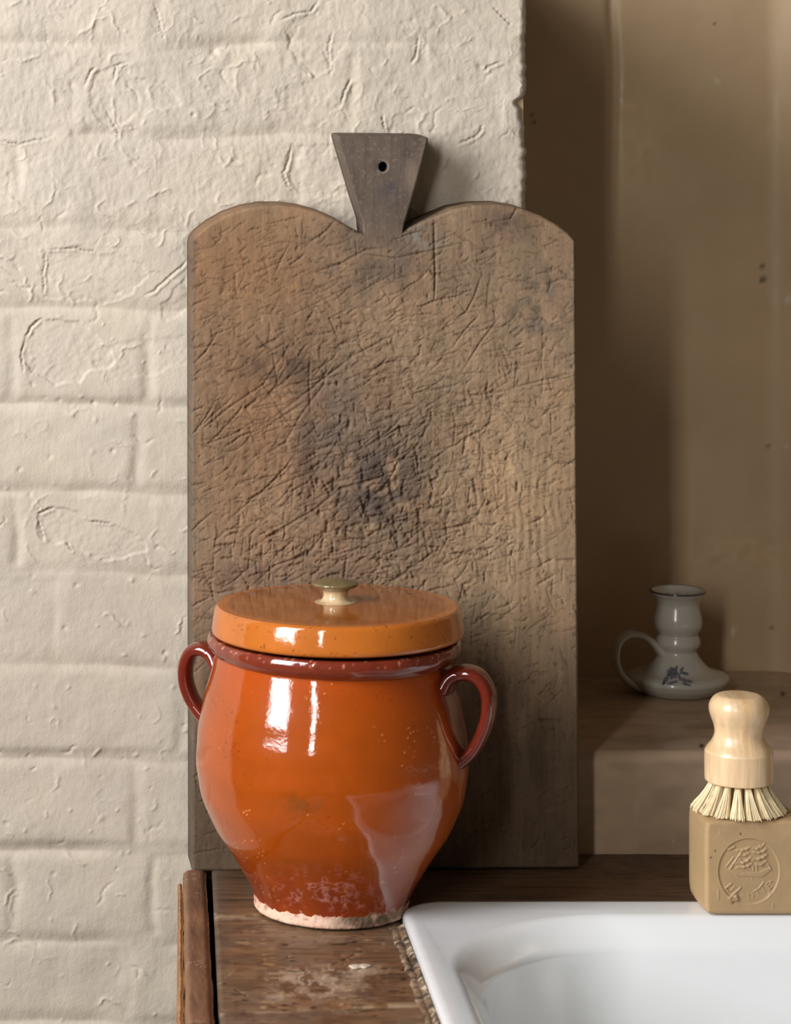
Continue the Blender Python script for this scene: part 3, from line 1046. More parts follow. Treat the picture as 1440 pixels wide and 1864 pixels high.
for (pts, w, d) in (([(791, 392), (791, 440), (793, 500), (791, 560)], 1.7, 4), ([(448, 850), (520, 805), (545, 760), (590, 700), (600, 640)], 1.8, 2),
                    ([(440, 1010), (500, 970), (570, 930), (620, 890), (690, 870), (735, 850)], 2.2, 3), ([(660, 905), (700, 890), (735, 862)], 4.5, 3.5),
                    ([(705, 860), (715, 900), (722, 925)], 4.0, 3.5), ([(400, 960), (470, 900), (540, 870), (600, 850)], 1.7, 2),
                    ([(355, 660), (375, 640), (400, 600)], 1.8, 2.5), ([(345, 635), (390, 628), (420, 632)], 1.6, 2.2), ([(565, 640), (563, 700), (566, 760)], 1.7, 2.5),
                    ([(620, 625), (600, 580), (640, 560)], 1.5, 2), ([(840, 680), (870, 630), (915, 570)], 1.8, 2), ([(720, 850), (760, 810), (790, 760)], 2, 2.2),
                    ([(500, 760), (640, 650), (735, 600)], 1.8, 2.4), ([(370, 780), (420, 740), (480, 700), (520, 640)], 1.8, 2.2),
                    ([(560, 500), (620, 480), (665, 455), (700, 452)], 1.8, 2.5), ([(640, 460), (720, 470), (790, 455), (850, 440)], 1.6, 2),
                    ([(920, 710), (990, 692), (1040, 680)], 1.8, 2.2), ([(1010, 1020), (1052, 1018)], 2, 2.5), ([(350, 1075), (400, 1080), (440, 1070)], 1.8, 2),
                    ([(450, 1075), (500, 1030), (560, 1010), (600, 960)], 1.9, 2.5), ([(890, 405), (930, 398), (940, 380), (985, 372)], 1.6, 2.2),
                    ([(1040, 735), (1000, 745), (985, 760)], 1.6, 1.8), ([(845, 760), (880, 820), (912, 850)], 1.5, 1.4), ([(625, 1085), (628, 1040), (632, 1010)], 2, 3),
                    ([(700, 1070), (740, 1040), (800, 1000)], 1.6, 2), ([(520, 900), (560, 880), (620, 800)], 1.8, 2), ([(910, 560), (860, 540), (800, 520)], 1.2, 1.2)):
    stroke(HB, WX, WY, pts, w, -d, DM)
# pale chipped spot beside the neck
chip = blob(WX, WY, 772, 432, 26, 15, 0.5)
HB -= 1.2 * np.clip(chip * 2, 0, 1) * (0.7 + 0.5 * vn(WX, WY, 9, 5))


def sample(A, px, py):
    fx = np.clip((px - gxs[0]) / 1.5, 0, len(gxs) - 1.001)
    fy = np.clip((py - gys[0]) / 1.5, 0, len(gys) - 1.001)
    i, j = fx.astype(int), fy.astype(int)
    fx, fy = fx - i, fy - j
    return (A[j, i] * (1 - fx) + A[j, i + 1] * fx) * (1 - fy) + (A[j + 1, i] * (1 - fx) + A[j + 1, i + 1] * fx) * fy


hb = sample(HB, BXp, BYp)
dm = sample(DM, BXp, BYp)


def board_color(px, py, dmk):
    c = np.ones(px.shape + (3,)) * lin((158, 130, 100))
    c = mixc(c, blob(px, py, 440, 480, 150, 130), (156, 116, 80), 0.9)
    c = mixc(c, blob(px, py, 460, 760, 110, 160), (146, 108, 76), 0.8)
    c = mixc(c, blob(px, py, 950, 900, 130, 250), (186, 155, 118), 0.9)
    c = mixc(c, blob(px, py, 900, 620, 150, 120), (160, 134, 104), 0.7)
    c = mixc(c, blob(px, py, 980, 560, 60, 60) * sstep(-0.3, 0.4, fbm(px, py, 25, 3, 4)), (96, 88, 80), 0.8)
    c = mixc(c, blob(px, py, 690, 880, 105, 90) * sstep(-0.7, 0.1, fbm(px, py, 40, 4, 4)), (92, 80, 70), 1.1)
    c = mixc(c, blob(px, py, 610, 780, 60, 90) * sstep(-0.7, 0.3, fbm(px, py, 35, 5, 4)), (118, 100, 86), 0.8)
    c = mixc(c, blob(px, py, 560, 790, 16, 120), (100, 78, 66), 0.6)
    c = mixc(c, blob(px, py, 510, 665, 60, 35) * sstep(-0.5, 0.3, fbm(px, py, 30, 7, 4)), (84, 66, 56), 0.9)
    c = mixc(c, blob(px, py, 700, 490, 130, 50) * sstep(-0.6, 0.3, fbm(px, py, 40, 8, 4)), (110, 94, 80), 0.8)
    c = mixc(c, blob(px, py, 690, 425, 90, 40), (106, 90, 78), 0.7)
    c = mixc(c, blob(px, py, 920, 410, 40, 30) * sstep(-0.6, 0.3, fbm(px, py, 20, 9, 4)), (96, 76, 66), 0.8)
    c = mixc(c, blob(px, py, 500, 1050, 130, 40) * sstep(-0.6, 0.3, fbm(px, py, 40, 10, 4)), (112, 90, 76), 0.8)
    c = mixc(c, sstep(1130, 1420, py), (94, 77, 59), 0.85)  # grime on the lower board, with the crock's shadow painted in as well
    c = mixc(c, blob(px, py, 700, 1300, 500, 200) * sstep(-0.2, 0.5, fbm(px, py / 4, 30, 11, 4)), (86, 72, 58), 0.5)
    c = mixc(c, blob(px, py, 772, 432, 30, 18, 0.5) * sstep(-0.5, 0.0, vn(px, py, 8, 6)), (150, 138, 120), 1.2)
    c = mixc(c, sstep(360, 348, px) + sstep(1040, 1056, px) * 0.5, (104, 90, 76), 0.7)
    v = fbm(px, py / 2.5, 45, 12, 4)[..., None]
    c = c * (1 + 0.2 * v)
    c = c * (1 + 0.10 * fbm(px, py / 9, 7, 13, 3))[..., None]
    c = c * (1 + 0.16 * sstep(0.2, 0.8, fbm(px, py, 14, 1, 3)))[..., None]
    tint = fbm(px, py, 70, 14, 3)[..., None]
    c = c * (1 + 0.06 * tint * np.array([1.0, 0.1, -0.6]))
    c = mixc(c, dmk ** 1.5, (66, 50, 38), 0.42)
    c = c * 0.79 * np.array([0.97, 0.99, 1.04])
    c = mixc(c, sstep(0.62, 0.8, vn(px, py, 5, 15)) * 0.6, (70, 54, 44), 0.7)
    return np.clip(c, 0, 1)


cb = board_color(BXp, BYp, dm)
# rounded arris
sc_px = 0.41e-3
dist = np.minimum(np.minimum(BXp - BXp[:, :1], BXp[:, -1:] - BXp), np.minimum(BYp - BYp[:1], BYp[-1:] - BYp) * 0.9)
dist = dist + 0.0
nt_mask = ((BXp > 655) & (BXp < 740) & (BYp < 470))
er = np.clip(5 - dist, 0, 5)
er = np.where(nt_mask, 0, er)
hb = hb - er ** 2 / 5 * 0.8
PB = BF(BXp, BYp)
PB[..., 1] -= hb * sc_px
cside = cb.copy()
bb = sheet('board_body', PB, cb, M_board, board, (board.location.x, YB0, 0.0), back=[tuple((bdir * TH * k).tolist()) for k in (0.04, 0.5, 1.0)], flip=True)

# the tapered handle with its hanging hole
hx0, hy0 = 697.0, 303.5
outline = [(609, 245), (611, 243), (640, 243), (700, 243.5), (760, 244), (777, 246), (780, 248.5), (779, 255), (768, 300), (752, 358), (736, 410), (731, 432), (697, 436), (663, 434), (655, 405), (640, 360), (624, 305), (611, 262), (609, 250)]
op = np.array(outline, float)
op[:, 0] += np.where(op[:, 0] < 697, 6 * sstep(432, 400, op[:, 1]), 0)
op[:, 1] += 4 * sstep(260, 246, op[:, 1])
cl = np.vstack([op, op[:1]])
Lc = np.concatenate([[0], np.cumsum(np.linalg.norm(np.diff(cl, axis=0), axis=1))])
NH = 420
u = np.linspace(0, Lc[-1], NH, endpoint=False)
ring_o = np.stack([np.interp(u, Lc, cl[:, k]) for k in (0, 1)], 1)
ang = np.unwrap(np.arctan2(ring_o[:, 1] - hy0, ring_o[:, 0] - hx0))
rw = 1.0
ring_i = np.stack([hx0 + 8.2 * np.cos(ang) * rw, hy0 + 9.2 * np.sin(ang) * rw], 1)
KR = 44
tt_ = np.linspace(0, 1, KR)[:, None, None] ** 1.25
RH = ring_i[None] * (1 - tt_) + ring_o[None] * tt_
hx, hy = RH[..., 0], RH[..., 1]
hh = 0.5 * fbm(hx, hy, 50, 3, 3) + 0.25 * fbm(hx, hy / 4, 8, 4, 2)
rim_d = np.linalg.norm(RH - ring_i[None], axis=2)
hh -= 1.5 * np.exp(-(rim_d / 2.0) ** 2)
edge_d = np.linalg.norm(RH - ring_o[None], axis=2)
hh -= np.clip(4 - edge_d, 0, 4) ** 2 / 4 * 0.7 * sstep(428, 415, hy) + 0.6 * sstep(415, 436, hy)
ch = np.ones(hx.shape + (3,)) * lin((98, 85, 74))
ch = ch * (1 + 0.16 * fbm(hx, hy, 30, 5, 4) + 0.10 * fbm(hx, hy / 6, 7, 6, 3))[..., None]
ch = mixc(ch, blob(hx, hy, 705, 345, 25, 22) * sstep(-0.4, 0.3, fbm(hx, hy, 14, 7, 3)), (80, 72, 72), 0.9)
ch = mixc(ch, blob(hx, hy, 745, 275, 25, 20) * sstep(-0.4, 0.3, fbm(hx, hy, 14, 8, 3)), (88, 78, 74), 0.8)
ch = mixc(ch, sstep(0.0, 0.7, fbm(hx, hy, 26, 12, 4)), (70, 60, 54), 0.6)
ch = mixc(ch, blob(hx, hy, 752, 320, 14, 30), (138, 122, 104), 0.6)
ch = mixc(ch, np.exp(-(np.abs(rim_d - 1.5) / 1.6) ** 2), (140, 124, 112), 0.5)
ch = mixc(ch, sstep(0.55, 0.8, vn(hx, hy, 4, 9)) * 0.5, (150, 134, 116), 0.6)
ch = mixc(ch, sstep(400, 430, hy), (112, 94, 80), 0.7)
PH = BF(hx, hy)
PH[..., 1] -= hh * sc_px
nf = KR * NH
Vh = [PH.reshape(-1, 3)]
Ch = [ch.reshape(-1, 3)]
Qh = [grid_idx(KR, NH, wrap=True)]
off = nf
# sides, back, and the bore of the hole
prev = (KR - 1) * NH + np.arange(NH)
Vh.append(PH[-1]); Ch.append(ch[-1]); prev2 = off + np.arange(NH); off += NH
for k in (0.5, 1.0):
    Vh.append(PH[-1] + bdir * (TH - 0.0005) * k); Ch.append(ch[-1] * 1.15)
    cur = off + np.arange(NH); off += NH
    Qh.append(np.stack([prev2, np.roll(prev2, -1), np.roll(cur, -1), cur], 1))
    prev2 = cur
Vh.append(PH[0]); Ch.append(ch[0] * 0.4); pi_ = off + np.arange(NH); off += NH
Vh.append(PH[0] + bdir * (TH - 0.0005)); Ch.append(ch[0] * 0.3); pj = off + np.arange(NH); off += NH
Qh.append(np.stack([np.roll(pi_, -1), pi_, pj, np.roll(pj, -1)], 1))
Qh.append(np.stack([prev2, np.roll(prev2, -1), np.roll(pj, -1), pj], 1))
bh = raw_mesh('board_handle', np.vstack(Vh), np.vstack(Qh)[:, ::-1], None, np.vstack(Ch), M_board, board, (board.location.x, YB0 + 0.015, 0.42))
bh['label'] = 'grey tapered handle with a hanging hole'

# ------------------------------------------------------------------ stoneware crock
PXC, PYC = 608.0, -0.1445
sP = (PYC - CAMY) / F
pcx = (PXC - 5 + 100) * sP + CAMX
pz = lambda py: CAMZ - (py + 90) * sP
pot = empty('stoneware_crock', (pcx, PYC, 0.0), 'large orange glazed earthenware crock with maroon rim and two ear handles', 'crock')
zoff_ = pz(1654)       # ground contact row


def zz(py):
    return (1654 - py) * sP


bprof_px = [(136, 1651), (138, 1640), (142, 1628), (150, 1612), (163, 1588), (180, 1560), (198, 1533), (215, 1505), (230, 1472), (240, 1440), (245.5, 1405), (246.5, 1375), (244, 1340), (239, 1305), (232, 1272), (224, 1243), (217, 1218), (213, 1200), (211, 1186), (206, 1180), (201, 1186), (201, 1210), (212, 1250), (226, 1300), (235, 1375), (230, 1440), (205, 1500), (150, 1590), (100, 1625), (2, 1632)]
bprof = crom([(r * sP, zz(y)) for r, y in bprof_px], 460)
AZR = math.radians(-24)         # handle axis turned towards the camera on the right
az_view = lambda A: np.cos(A)


def pot_px(A, P_):
    s = (P_[..., 1] - CAMY) / F
    return (P_[..., 0] - CAMX) / s - 100, (CAMZ - P_[..., 2]) / s - 90


def pot_col(A, Z, P_):
    c = np.ones(P_.shape) * lin((164, 72, 8))
    al = A * 0.096
    c = c * (1 + 0.10 * fbm(al, Z, 0.04, 3, 4))[..., None]
    c = mixc(c, sstep(0.055, 0.018, Z) * (0.75 + 0.3 * fbm(al, Z, 0.02, 4, 3)), (128, 42, 16), 0.95)
    c = mixc(c, sstep(0.15, 0.18, Z), (176, 72, 16), 0.6)
    px, py = pot_px(A, P_)
    fr = (np.sin(A) < 0.2)
    c = mixc(c, fr * blob(px, py, 545, 1465, 45, 20) * sstep(-0.4, 0.4, fbm(px, py, 18, 5, 3)), (120, 66, 16), 0.7)
    c = mixc(c, fr * blob(px, py, 600, 1440, 60, 40) * sstep(-0.2, 0.5, fbm(px, py, 20, 6, 3)), (170, 76, 18), 0.6)
    # maroon glaze on the body between handle roots
    for a0 in (AZR, AZR + math.pi):
        d = np.angle(np.exp(1j * (A - a0)))
        w = 0.15 + 0.12 * sstep(zz(1360), zz(1230), Z)
        m = np.exp(-(np.abs(d) / w) ** 6) * sstep(zz(1392), zz(1360), Z) * sstep(zz(1205), zz(1218), Z)
        c = mixc(c, m, (112, 26, 14), 0.9)
    # worn crazing low on the body
    z1 = np.clip(fr * (blob(px, py, 590, 1615, 75, 26) + blob(px, py, 570, 1640, 50, 18) + 0.7 * blob(px, py, 660, 1650, 50, 14)), 0, 1)
    sc = np.maximum(sstep(0.72, 0.95, 1 - np.abs(vn(px + py * 0.4, py - px * .3, 7, 7)) * 1.0) , sstep(0.75, 0.95, 1 - np.abs(vn(px - py * .6, py, 9, 8))))
    c = mixc(c, z1 * sc * sstep(-0.2, 0.3, vn(px, py, 12, 9)), (196, 130, 118), 0.75)
    c = mixc(c, sstep(0.80, 0.88, vn(al, Z, 0.0013, 10)) * sstep(0.15, 0.5, vn(al, Z, 0.02, 11)), (235, 160, 100), 0.8)
    c = mixc(c, sstep(0.78, 0.86, vn(al + 3, Z, 0.0014, 12)) * sstep(0.1, 0.5, vn(al, Z, 0.03, 13)), (90, 34, 12), 0.5)
    return np.clip(c, 0, 1)


lathe('body', bprof, pcx, PYC, 440, M_glaze, pot, (pcx, PYC, 0), colf=pot_col,
      disp=lambda A, Z, R: 0.0006 * np.sin(A + 1.0) + 0.0004 * np.sin(2 * A) + 0.00025 * np.sin(Z * 260) * 0.6, cap0=True, cap1=True)
# bare clay foot
fprof = crom([(130 * sP, 0.0003), (137 * sP, 0.0001), (139 * sP, 0.002), (139.5 * sP, 0.005), (140.5 * sP, 0.0095), (141 * sP, 0.0125), (120 * sP, 0.0127), (2 * sP, 0.0127)], 50)


def foot_disp(A, Z, R):
    return 0.0004 * vn(A * 10, Z * 200, 1, 3) + 0.0003 * vn(A * 40, Z * 500, 1, 5)


def foot_col(A, Z, P_):
    c = np.ones(P_.shape) * lin((232, 196, 172))
    px, py = pot_px(A, P_)
    m = np.clip(blob(px, py, 690, 1670, 60, 22) + 0.7 * blob(px, py, 650, 1685, 40, 20), 0, 1) * sstep(-0.5, 0.1, fbm(px, py, 16, 4, 3))
    c = mixc(c, m, (112, 92, 76), 1.0)
    c = mixc(c, sstep(0.5, 0.8, vn(px, py, 6, 5)), (176, 120, 96), 0.7)
    up_ = sstep(0.0085, 0.0115, Z + 0.002 * vn(A * 18, Z * 0, 1, 6))
    c = mixc(c, up_, (158, 58, 26), 1.0)
    return c


ft = lathe('foot', fprof, pcx, PYC, 420, M_clay, pot, (pcx, PYC, 0), colf=foot_col, disp=foot_disp, cap0=True, cap1=True)
ft['label'] = 'bare pinkish clay foot'


def maroon(A, Z, P_):
    c = np.ones(P_.shape) * lin((120, 46, 28))
    c = c * (1 + 0.15 * fbm(A * 0.1, Z, 0.01, 3, 3))[..., None]
    c = mixc(c, sstep(0.6, 0.8, vn(A * 60, Z * 500, 1, 4)) * sstep(zz(1175), zz(1166), Z), (220, 150, 120), 0.7)
    return np.clip(c, 0, 1)


rprof = crom([(208 * sP, zz(1196)), (216 * sP, zz(1194)), (223 * sP, zz(1188)), (228 * sP, zz(1181)), (229.5 * sP, zz(1173)), (228 * sP, zz(1165)), (224 * sP, zz(1160)), (214 * sP, zz(1160)), (205 * sP, zz(1162)), (200 * sP, zz(1175)), (199 * sP, zz(1196)), (206 * sP, zz(1250))], 60)
rm = lathe('rim', rprof, pcx + 0.002, PYC, 420, M_glaze, pot, (pcx, PYC, 0), colf=maroon, cap0=False, cap1=False,
           disp=lambda A, Z, R: 0.0005 * vn(A * 9, Z * 100, 1, 4))
rm['label'] = 'thick maroon glazed rim ring'


def pot_handle(a0, rows, rad):
    er = np.array([math.cos(a0), math.sin(a0), 0])
    et = np.array([-math.sin(a0), math.cos(a0), 0])
    path = [np.array([pcx, PYC, 0]) + er * r * sP + np.array([0, 0, zz(y)]) for r, y in zip(rad, rows)]

    def cf(P_):
        c = np.ones(P_.shape) * lin((106, 34, 20))
        return np.clip(c * (1 + 0.2 * fbm(P_[..., 2], P_[..., 0], 0.012, 5, 3))[..., None], 0, 1)
    return strap('handle', path, et, [0.034, 0.024, 0.020, 0.019, 0.0185, 0.018, 0.020], [0.013, 0.0105, 0.0098, 0.0095, 0.0092, 0.009, 0.010], M_glaze, pot, tuple(path[0]), colf=cf, power=2.6)


pot_handle(AZR, [1236, 1215, 1204, 1210, 1236, 1272, 1308, 1342, 1366], [212, 224, 248, 274, 291, 292, 282, 264, 240])
pot_handle(AZR + math.pi, [1236, 1214, 1204, 1212, 1238, 1268, 1296, 1318, 1336], [210, 224, 246, 268, 280, 280, 270, 254, 234])

pot.location.z += 0.0014
# lid, slightly cocked on the rim
lid = empty('crock_lid', (pcx + 0.0045, PYC, zz(1156)), 'flat orange glazed lid with a small knob resting on the crock', 'lid')
LR = 223


def lz(py):
    return zz(1156) + (1156 - py) * sP


lprof = crom([(0.5 * sP, lz(1152)), (150 * sP, lz(1152)), (214 * sP, lz(1152)), (222 * sP, lz(1151.5)), (227 * sP, lz(1148)), (228 * sP, lz(1141)), (225.5 * sP, lz(1122)), (222.5 * sP, lz(1106)), (220.5 * sP, lz(1101.5)), (217 * sP, lz(1098.6)), (212 * sP, lz(1098)),
              (160 * sP, lz(1096)), (80 * sP, lz(1094)), (30 * sP, lz(1093)), (1 * sP, lz(1093))], 220)


def lid_col(A, Z, P_):
    c = np.ones(P_.shape) * lin((190, 106, 36))
    x, y = P_[..., 0], P_[..., 1]
    c = c * (1 + 0.10 * fbm(A * 0.09, Z, 0.03, 6, 3))[..., None]
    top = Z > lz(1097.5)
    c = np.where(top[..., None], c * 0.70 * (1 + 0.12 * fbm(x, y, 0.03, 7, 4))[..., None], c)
    c = mixc(c, sstep(0.80, 0.88, vn(A * 70, Z * 600, 1, 8)), (120, 60, 20), 0.8)
    c = mixc(c, sstep(lz(1143), lz(1149), Z) * 0 + sstep(lz(1146), lz(1151), Z) * 0, (150, 80, 30), 0.5)
    return np.clip(c, 0, 1)


ld = lathe('lid_disc', lprof, pcx + 0.0045, PYC, 420, M_glaze, lid, (pcx + 0.0045, PYC, zz(1156)), colf=lid_col, cap0=True, cap1=True)
kx = pcx + 0.0035
kprof = crom([(38 * sP, lz(1092.5)), (30 * sP, lz(1091)), (24.5 * sP, lz(1087)), (22.5 * sP, lz(1080)), (24 * sP, lz(1073)), (30 * sP, lz(1068)), (38 * sP, lz(1065)), (42 * sP, lz(1062)),
              (42.5 * sP, lz(1059)), (40 * sP, lz(1057)), (30 * sP, lz(1054.5)), (16 * sP, lz(1052)), (1 * sP, lz(1051))], 90)


def knob_col(A, Z, P_):
    c = np.ones(P_.shape) * lin((118, 104, 68))
    m = sstep(lz(1069), lz(1073), Z)
    m = 1 - sstep(lz(1073), lz(1067), Z)
    m = sstep(lz(1068), lz(1074), Z)
    c = mixc(c, m, (205, 178, 138), 1.0)
    c = c * (1 + 0.12 * fbm(A * 0.02, Z, 0.004, 9, 3))[..., None]
    return np.clip(c, 0, 1)


kb = lathe('knob', kprof, kx, PYC, 160, M_glaze, lid, (kx, PYC, lz(1093)), colf=knob_col, cap0=True, cap1=True)
kb['label'] = 'olive topped knob on a pale neck'
lid.rotation_euler = (math.radians(-0.9), math.radians(-0.7), 0)
lid.location.z -= 0.0006

# ------------------------------------------------------------------ candlestick on the ledge
CYc = 0.205
sC = (CYc - CAMY) / F
ccx = (1234 + 100) * sC + CAMX
cz0 = LZ
candle = empty('chamber_candlestick', (ccx, CYc, cz0), 'grey white china chamberstick with blue flower decal and ring handle standing on the ledge', 'candlestick')


def cz(py):
    return cz0 + (1259 - py) * sC


cprof = crom([(60, 1258.6), (67, 1258.2), (76, 1252), (84, 1245), (89, 1238), (91, 1234), (89.5, 1228), (81, 1223.5), (68, 1220), (56, 1214), (46, 1204), (38.5, 1194), (34, 1186), (33.5, 1182), (36, 1178),
              (39.5, 1172), (40, 1166), (38, 1158), (35.5, 1154), (37.5, 1149), (42, 1140), (43.5, 1130), (42.5, 1120), (39.5, 1110), (37.5, 1101), (38.5, 1094), (43, 1086), (49, 1080), (51, 1076),
              (50, 1073), (46, 1074), (38, 1080), (28, 1084), (20, 1085), (16, 1087), (15, 1100), (14, 1115)], 260)
cprof = np.stack([cprof[:, 0] * sC, cz(cprof[:, 1])], 1)


def petal(px, py, x, y, a, L, w):
    c_, s_ = math.cos(a), math.sin(a)
    u_ = (px - x) * c_ + (py - y) * s_
    v_ = -(px - x) * s_ + (py - y) * c_
    return sstep(1.35, 0.95, np.sqrt((u_ / L) ** 2 + (v_ / w) ** 2))


def candle_col(A, Z, P_):
    c = np.ones(P_.shape) * lin((190, 187, 178))
    px, py = pot_px(A, P_)
    fr = np.sin(A) < 0
    m = np.zeros_like(px)
    cx_, cy_ = 1235, 1228
    for k in range(7):      # round bloom
        a = k * 0.9
        m = np.maximum(m, petal(px, py, 1224 + 5.5 * math.cos(a), 1225 + 5.5 * math.sin(a), a, 5.2, 3.6))
    for (x, y, a, L, w) in ((1231, 1217, -1.3, 5, 2.6), (1241, 1219, -1.0, 5, 2.4), (1248, 1226, 0.2, 5.5, 2.4), (1238, 1234, 0.9, 6, 2.6), (1246, 1238, 0.5, 6, 3), (1255, 1240, 0.3, 6, 2.4),
                            (1212, 1237, -0.9, 6, 3.6), (1208, 1244, -0.9, 3.5, 2.2), (1222, 1243, -0.2, 7, 2.2), (1230, 1241, -0.5, 4, 2), (1247, 1245, 0.4, 5, 2), (1239, 1226, -0.6, 6, 1.2), (1254, 1247, 0.4, 3.5, 1.8)):
        m = np.maximum(m, petal(px, py, x, y, a, L, w))
    m = m * fr * (Z < cz(1195))
    c = mixc(c, m * (0.8 + 0.2 * vn(px, py, 3, 4)), (52, 60, 92), 1.0)
    rim_m = np.exp(-((Z - cz(1074.5)) / (1.9 * sC)) ** 2) * (np.hypot(P_[..., 0] - ccx, P_[..., 1] - CYc) > 46.5 * sC)
    c = mixc(c, rim_m, (24, 22, 34), 1.3)
    inner = (Z > cz(1120)) & (np.hypot(P_[..., 0] - ccx, P_[..., 1] - CYc) < 44 * sC) & (Z > cz(1090))
    c = mixc(c, inner * sstep(0.1, 0.5, vn(px, py, 9, 3)) * 0.8 * (np.hypot(P_[..., 0] - ccx, P_[..., 1] - CYc) < 30 * sC), (96, 84, 70), 0.7)
    return np.clip(c, 0, 1)


lathe('stick', cprof, ccx, CYc, 520, M_china, candle, (ccx, CYc, cz0), colf=candle_col, cap0=True, cap1=True)
a0 = math.radians(186)
er = np.array([math.cos(a0), math.sin(a0), 0])
path = [np.array([ccx, CYc, 0]) + er * r * sC + np.array([0, 0, cz(y)]) for r, y in ((30, 1188), (46, 1170), (66, 1156), (90, 1152), (110, 1164), (117, 1190), (112, 1216), (98, 1234), (80, 1244), (64, 1248))]
strap('handle', path, (-math.sin(a0), math.cos(a0), 0), [0.014, 0.0135, 0.0145, 0.016, 0.020, 0.026], [0.008, 0.0058, 0.0055, 0.0055, 0.0065, 0.009], M_china, candle, tuple(path[0]), power=2.3,
      colf=lambda P_: np.ones(P_.shape) * lin((190, 187, 178)))

# ------------------------------------------------------------------ soap block
SZ = 0.0078
sy = -0.1855
sS = (sy - CAMY) / F
spx = lambda px: (px + 100) * sS + CAMX
spz = lambda py: CAMZ - (py + 90) * sS
zbot, ztop = SZ, spz(1494)
x0s, x1s = spx(1284), spx(1284) + 0.0690
soap = None
ns = 330
uu = np.linspace(0, 1, ns)
SX, SZg = np.meshgrid(x0s + uu * (x1s - x0s), ztop + uu * (zbot - ztop))
spX = (SX - CAMX) / sS - 100
spY = (CAMZ - SZg) / sS - 90
HS = 0.4 * fbm(spX, spY, 60, 4, 2) + 0.12 * fbm(spX, spY, 12, 5, 3)
zc = lambda X_, Y_: (1290 + X_ / 9.6, 1510 + Y_ / 9.6)
cxs, cys = zc(705, 732)
rr = np.hypot((spX - cxs) / 56.2, (spY - cys) / 60.5)
HS -= 2.1 * sstep(1.0, 0.955, rr)
HS += 0.35 * np.exp(-((rr - 1.015) / 0.02) ** 2)
hullp = [zc(*p) for p in [(330, 690), (470, 735), (560, 765), (790, 755), (900, 735), (1000, 690), (1080, 665), (1108, 700), (1000, 800), (940, 838), (560, 822), (450, 775)]]
HS += 1.3 * boxblur(inpoly(spX, spY, hullp).astype(float), 2)
for pts, w, d in (([(500, 372), (600, 362), (665, 345), (725, 318)], 2.3, 1.3), ([(560, 455), (640, 452), (700, 425)], 2.4, 1.2), ([(490, 585), (600, 590), (680, 545), (740, 492)], 2.6, 1.4), ([(500, 672), (620, 662), (690, 640), (755, 600)], 2.5, 1.3),
                  ([(770, 335), (850, 345), (905, 300)], 2.3, 1.2), ([(795, 400), (880, 412), (960, 385), (1005, 350)], 2.4, 1.3), ([(785, 522), (880, 520), (960, 485), (1015, 445)], 2.6, 1.4), ([(830, 615), (920, 620), (1010, 560)], 2.4, 1.2),
                  ([(440, 480), (310, 655)], 1.0, 1.1), ([(575, 395), (380, 690)], 1.3, 1.3), ([(980, 240), (910, 335)], 1.2, 1.2), ([(1040, 600), (1085, 680)], 1.3, 1.2), ([(780, 640), (790, 720)], 1.3, 0.9), ([(840, 640), (850, 730)], 1.3, 0.9),
                  ([(350, 352), (450, 308)], 1.7, 1.8), ([(520, 540), (560, 525), (585, 560)], 1.3, 0.9),
                  ([(400, 945), (300, 1030), (348, 1078)], 1.25, 1.35), ([(455, 1000), (385, 1080)], 1.0, 0.7), ([(455, 1000), (490, 1025)], 1.0, 0.6), ([(420, 1040), (450, 1065)], 1.0, 0.6), ([(560, 1020), (400, 1170)], 1.4, 1.5),
                  ([(375, 1195), (480, 1170), (510, 1200)], 3.0, 2.0), ([(450, 1225), (490, 1230)], 2.8, 1.8), ([(700, 1130), (702, 1212)], 1.1, 0.6), ([(700, 1130), (772, 1212)], 1.0, 0.5), ([(775, 1125), (785, 1215)], 1.1, 0.7),
                  ([(800, 1090), (880, 1030)], 1.2, 0.9), ([(840, 1062), (880, 1130)], 1.1, 0.7), ([(890, 1020), (970, 920)], 1.2, 1.1), ([(925, 985), (990, 1080)], 1.1, 0.8), ([(1010, 955), (1075, 1035)], 1.1, 0.9), ([(1010, 955), (1050, 930)], 1.0, 0.7),
                  ([(1042, 995), (1075, 970)], 1.0, 0.7), ([(1075, 1035), (1115, 1005)], 1.0, 0.7), ([(1085, 915), (1100, 915)], 1.6, 1.2), ([(480, 800), (530, 850)], 1.0, 0.8), ([(690, 860), (700, 885)], 1.0, 0.6), ([(760, 855), (768, 885)], 1.0, 0.6),
                  ([(170, 1060), (170, 1220)], 1.6, 0.7), ([(1060, 1150), (1075, 1110)], 2.0, 0.8), ([(205, 40), (210, 60)], 1.5, 0.5), ([(1130, 1300), (1120, 1400)], 1.6, 0.5)):
    stroke(HS, spX, spY, [zc(*p) for p in pts], w, d * 1.35, taper=False)
for (X_, Y_, r, d) in ((570, 80, 2.2, 1.4), (125, 375, 1.8, 1.0), (430, 1270, 4, 1.0), (540, 1150, 3, 0.8)):
    x, y = zc(X_, Y_)
    HS -= d * blob(spX, spY, x, y, r)
cS = np.ones(SX.shape + (3,)) * lin((178, 150, 112))
cS = cS * (1 + 0.08 * fbm(spX, spY, 50, 7, 3))[..., None]
cS = mixc(cS, sstep(60, 0, np.minimum(spX - 1284, spX * 0 + 999)) * 0.5, (192, 160, 112), 0.6)
for (X_, Y_, r) in ((570, 80, 2.0), (125, 375, 1.8), (40, 490, 2), (430, 1275, 3)):
    x, y = zc(X_, Y_)
    cS = mixc(cS, blob(spX, spY, x, y, r), (96, 70, 44), 0.9)
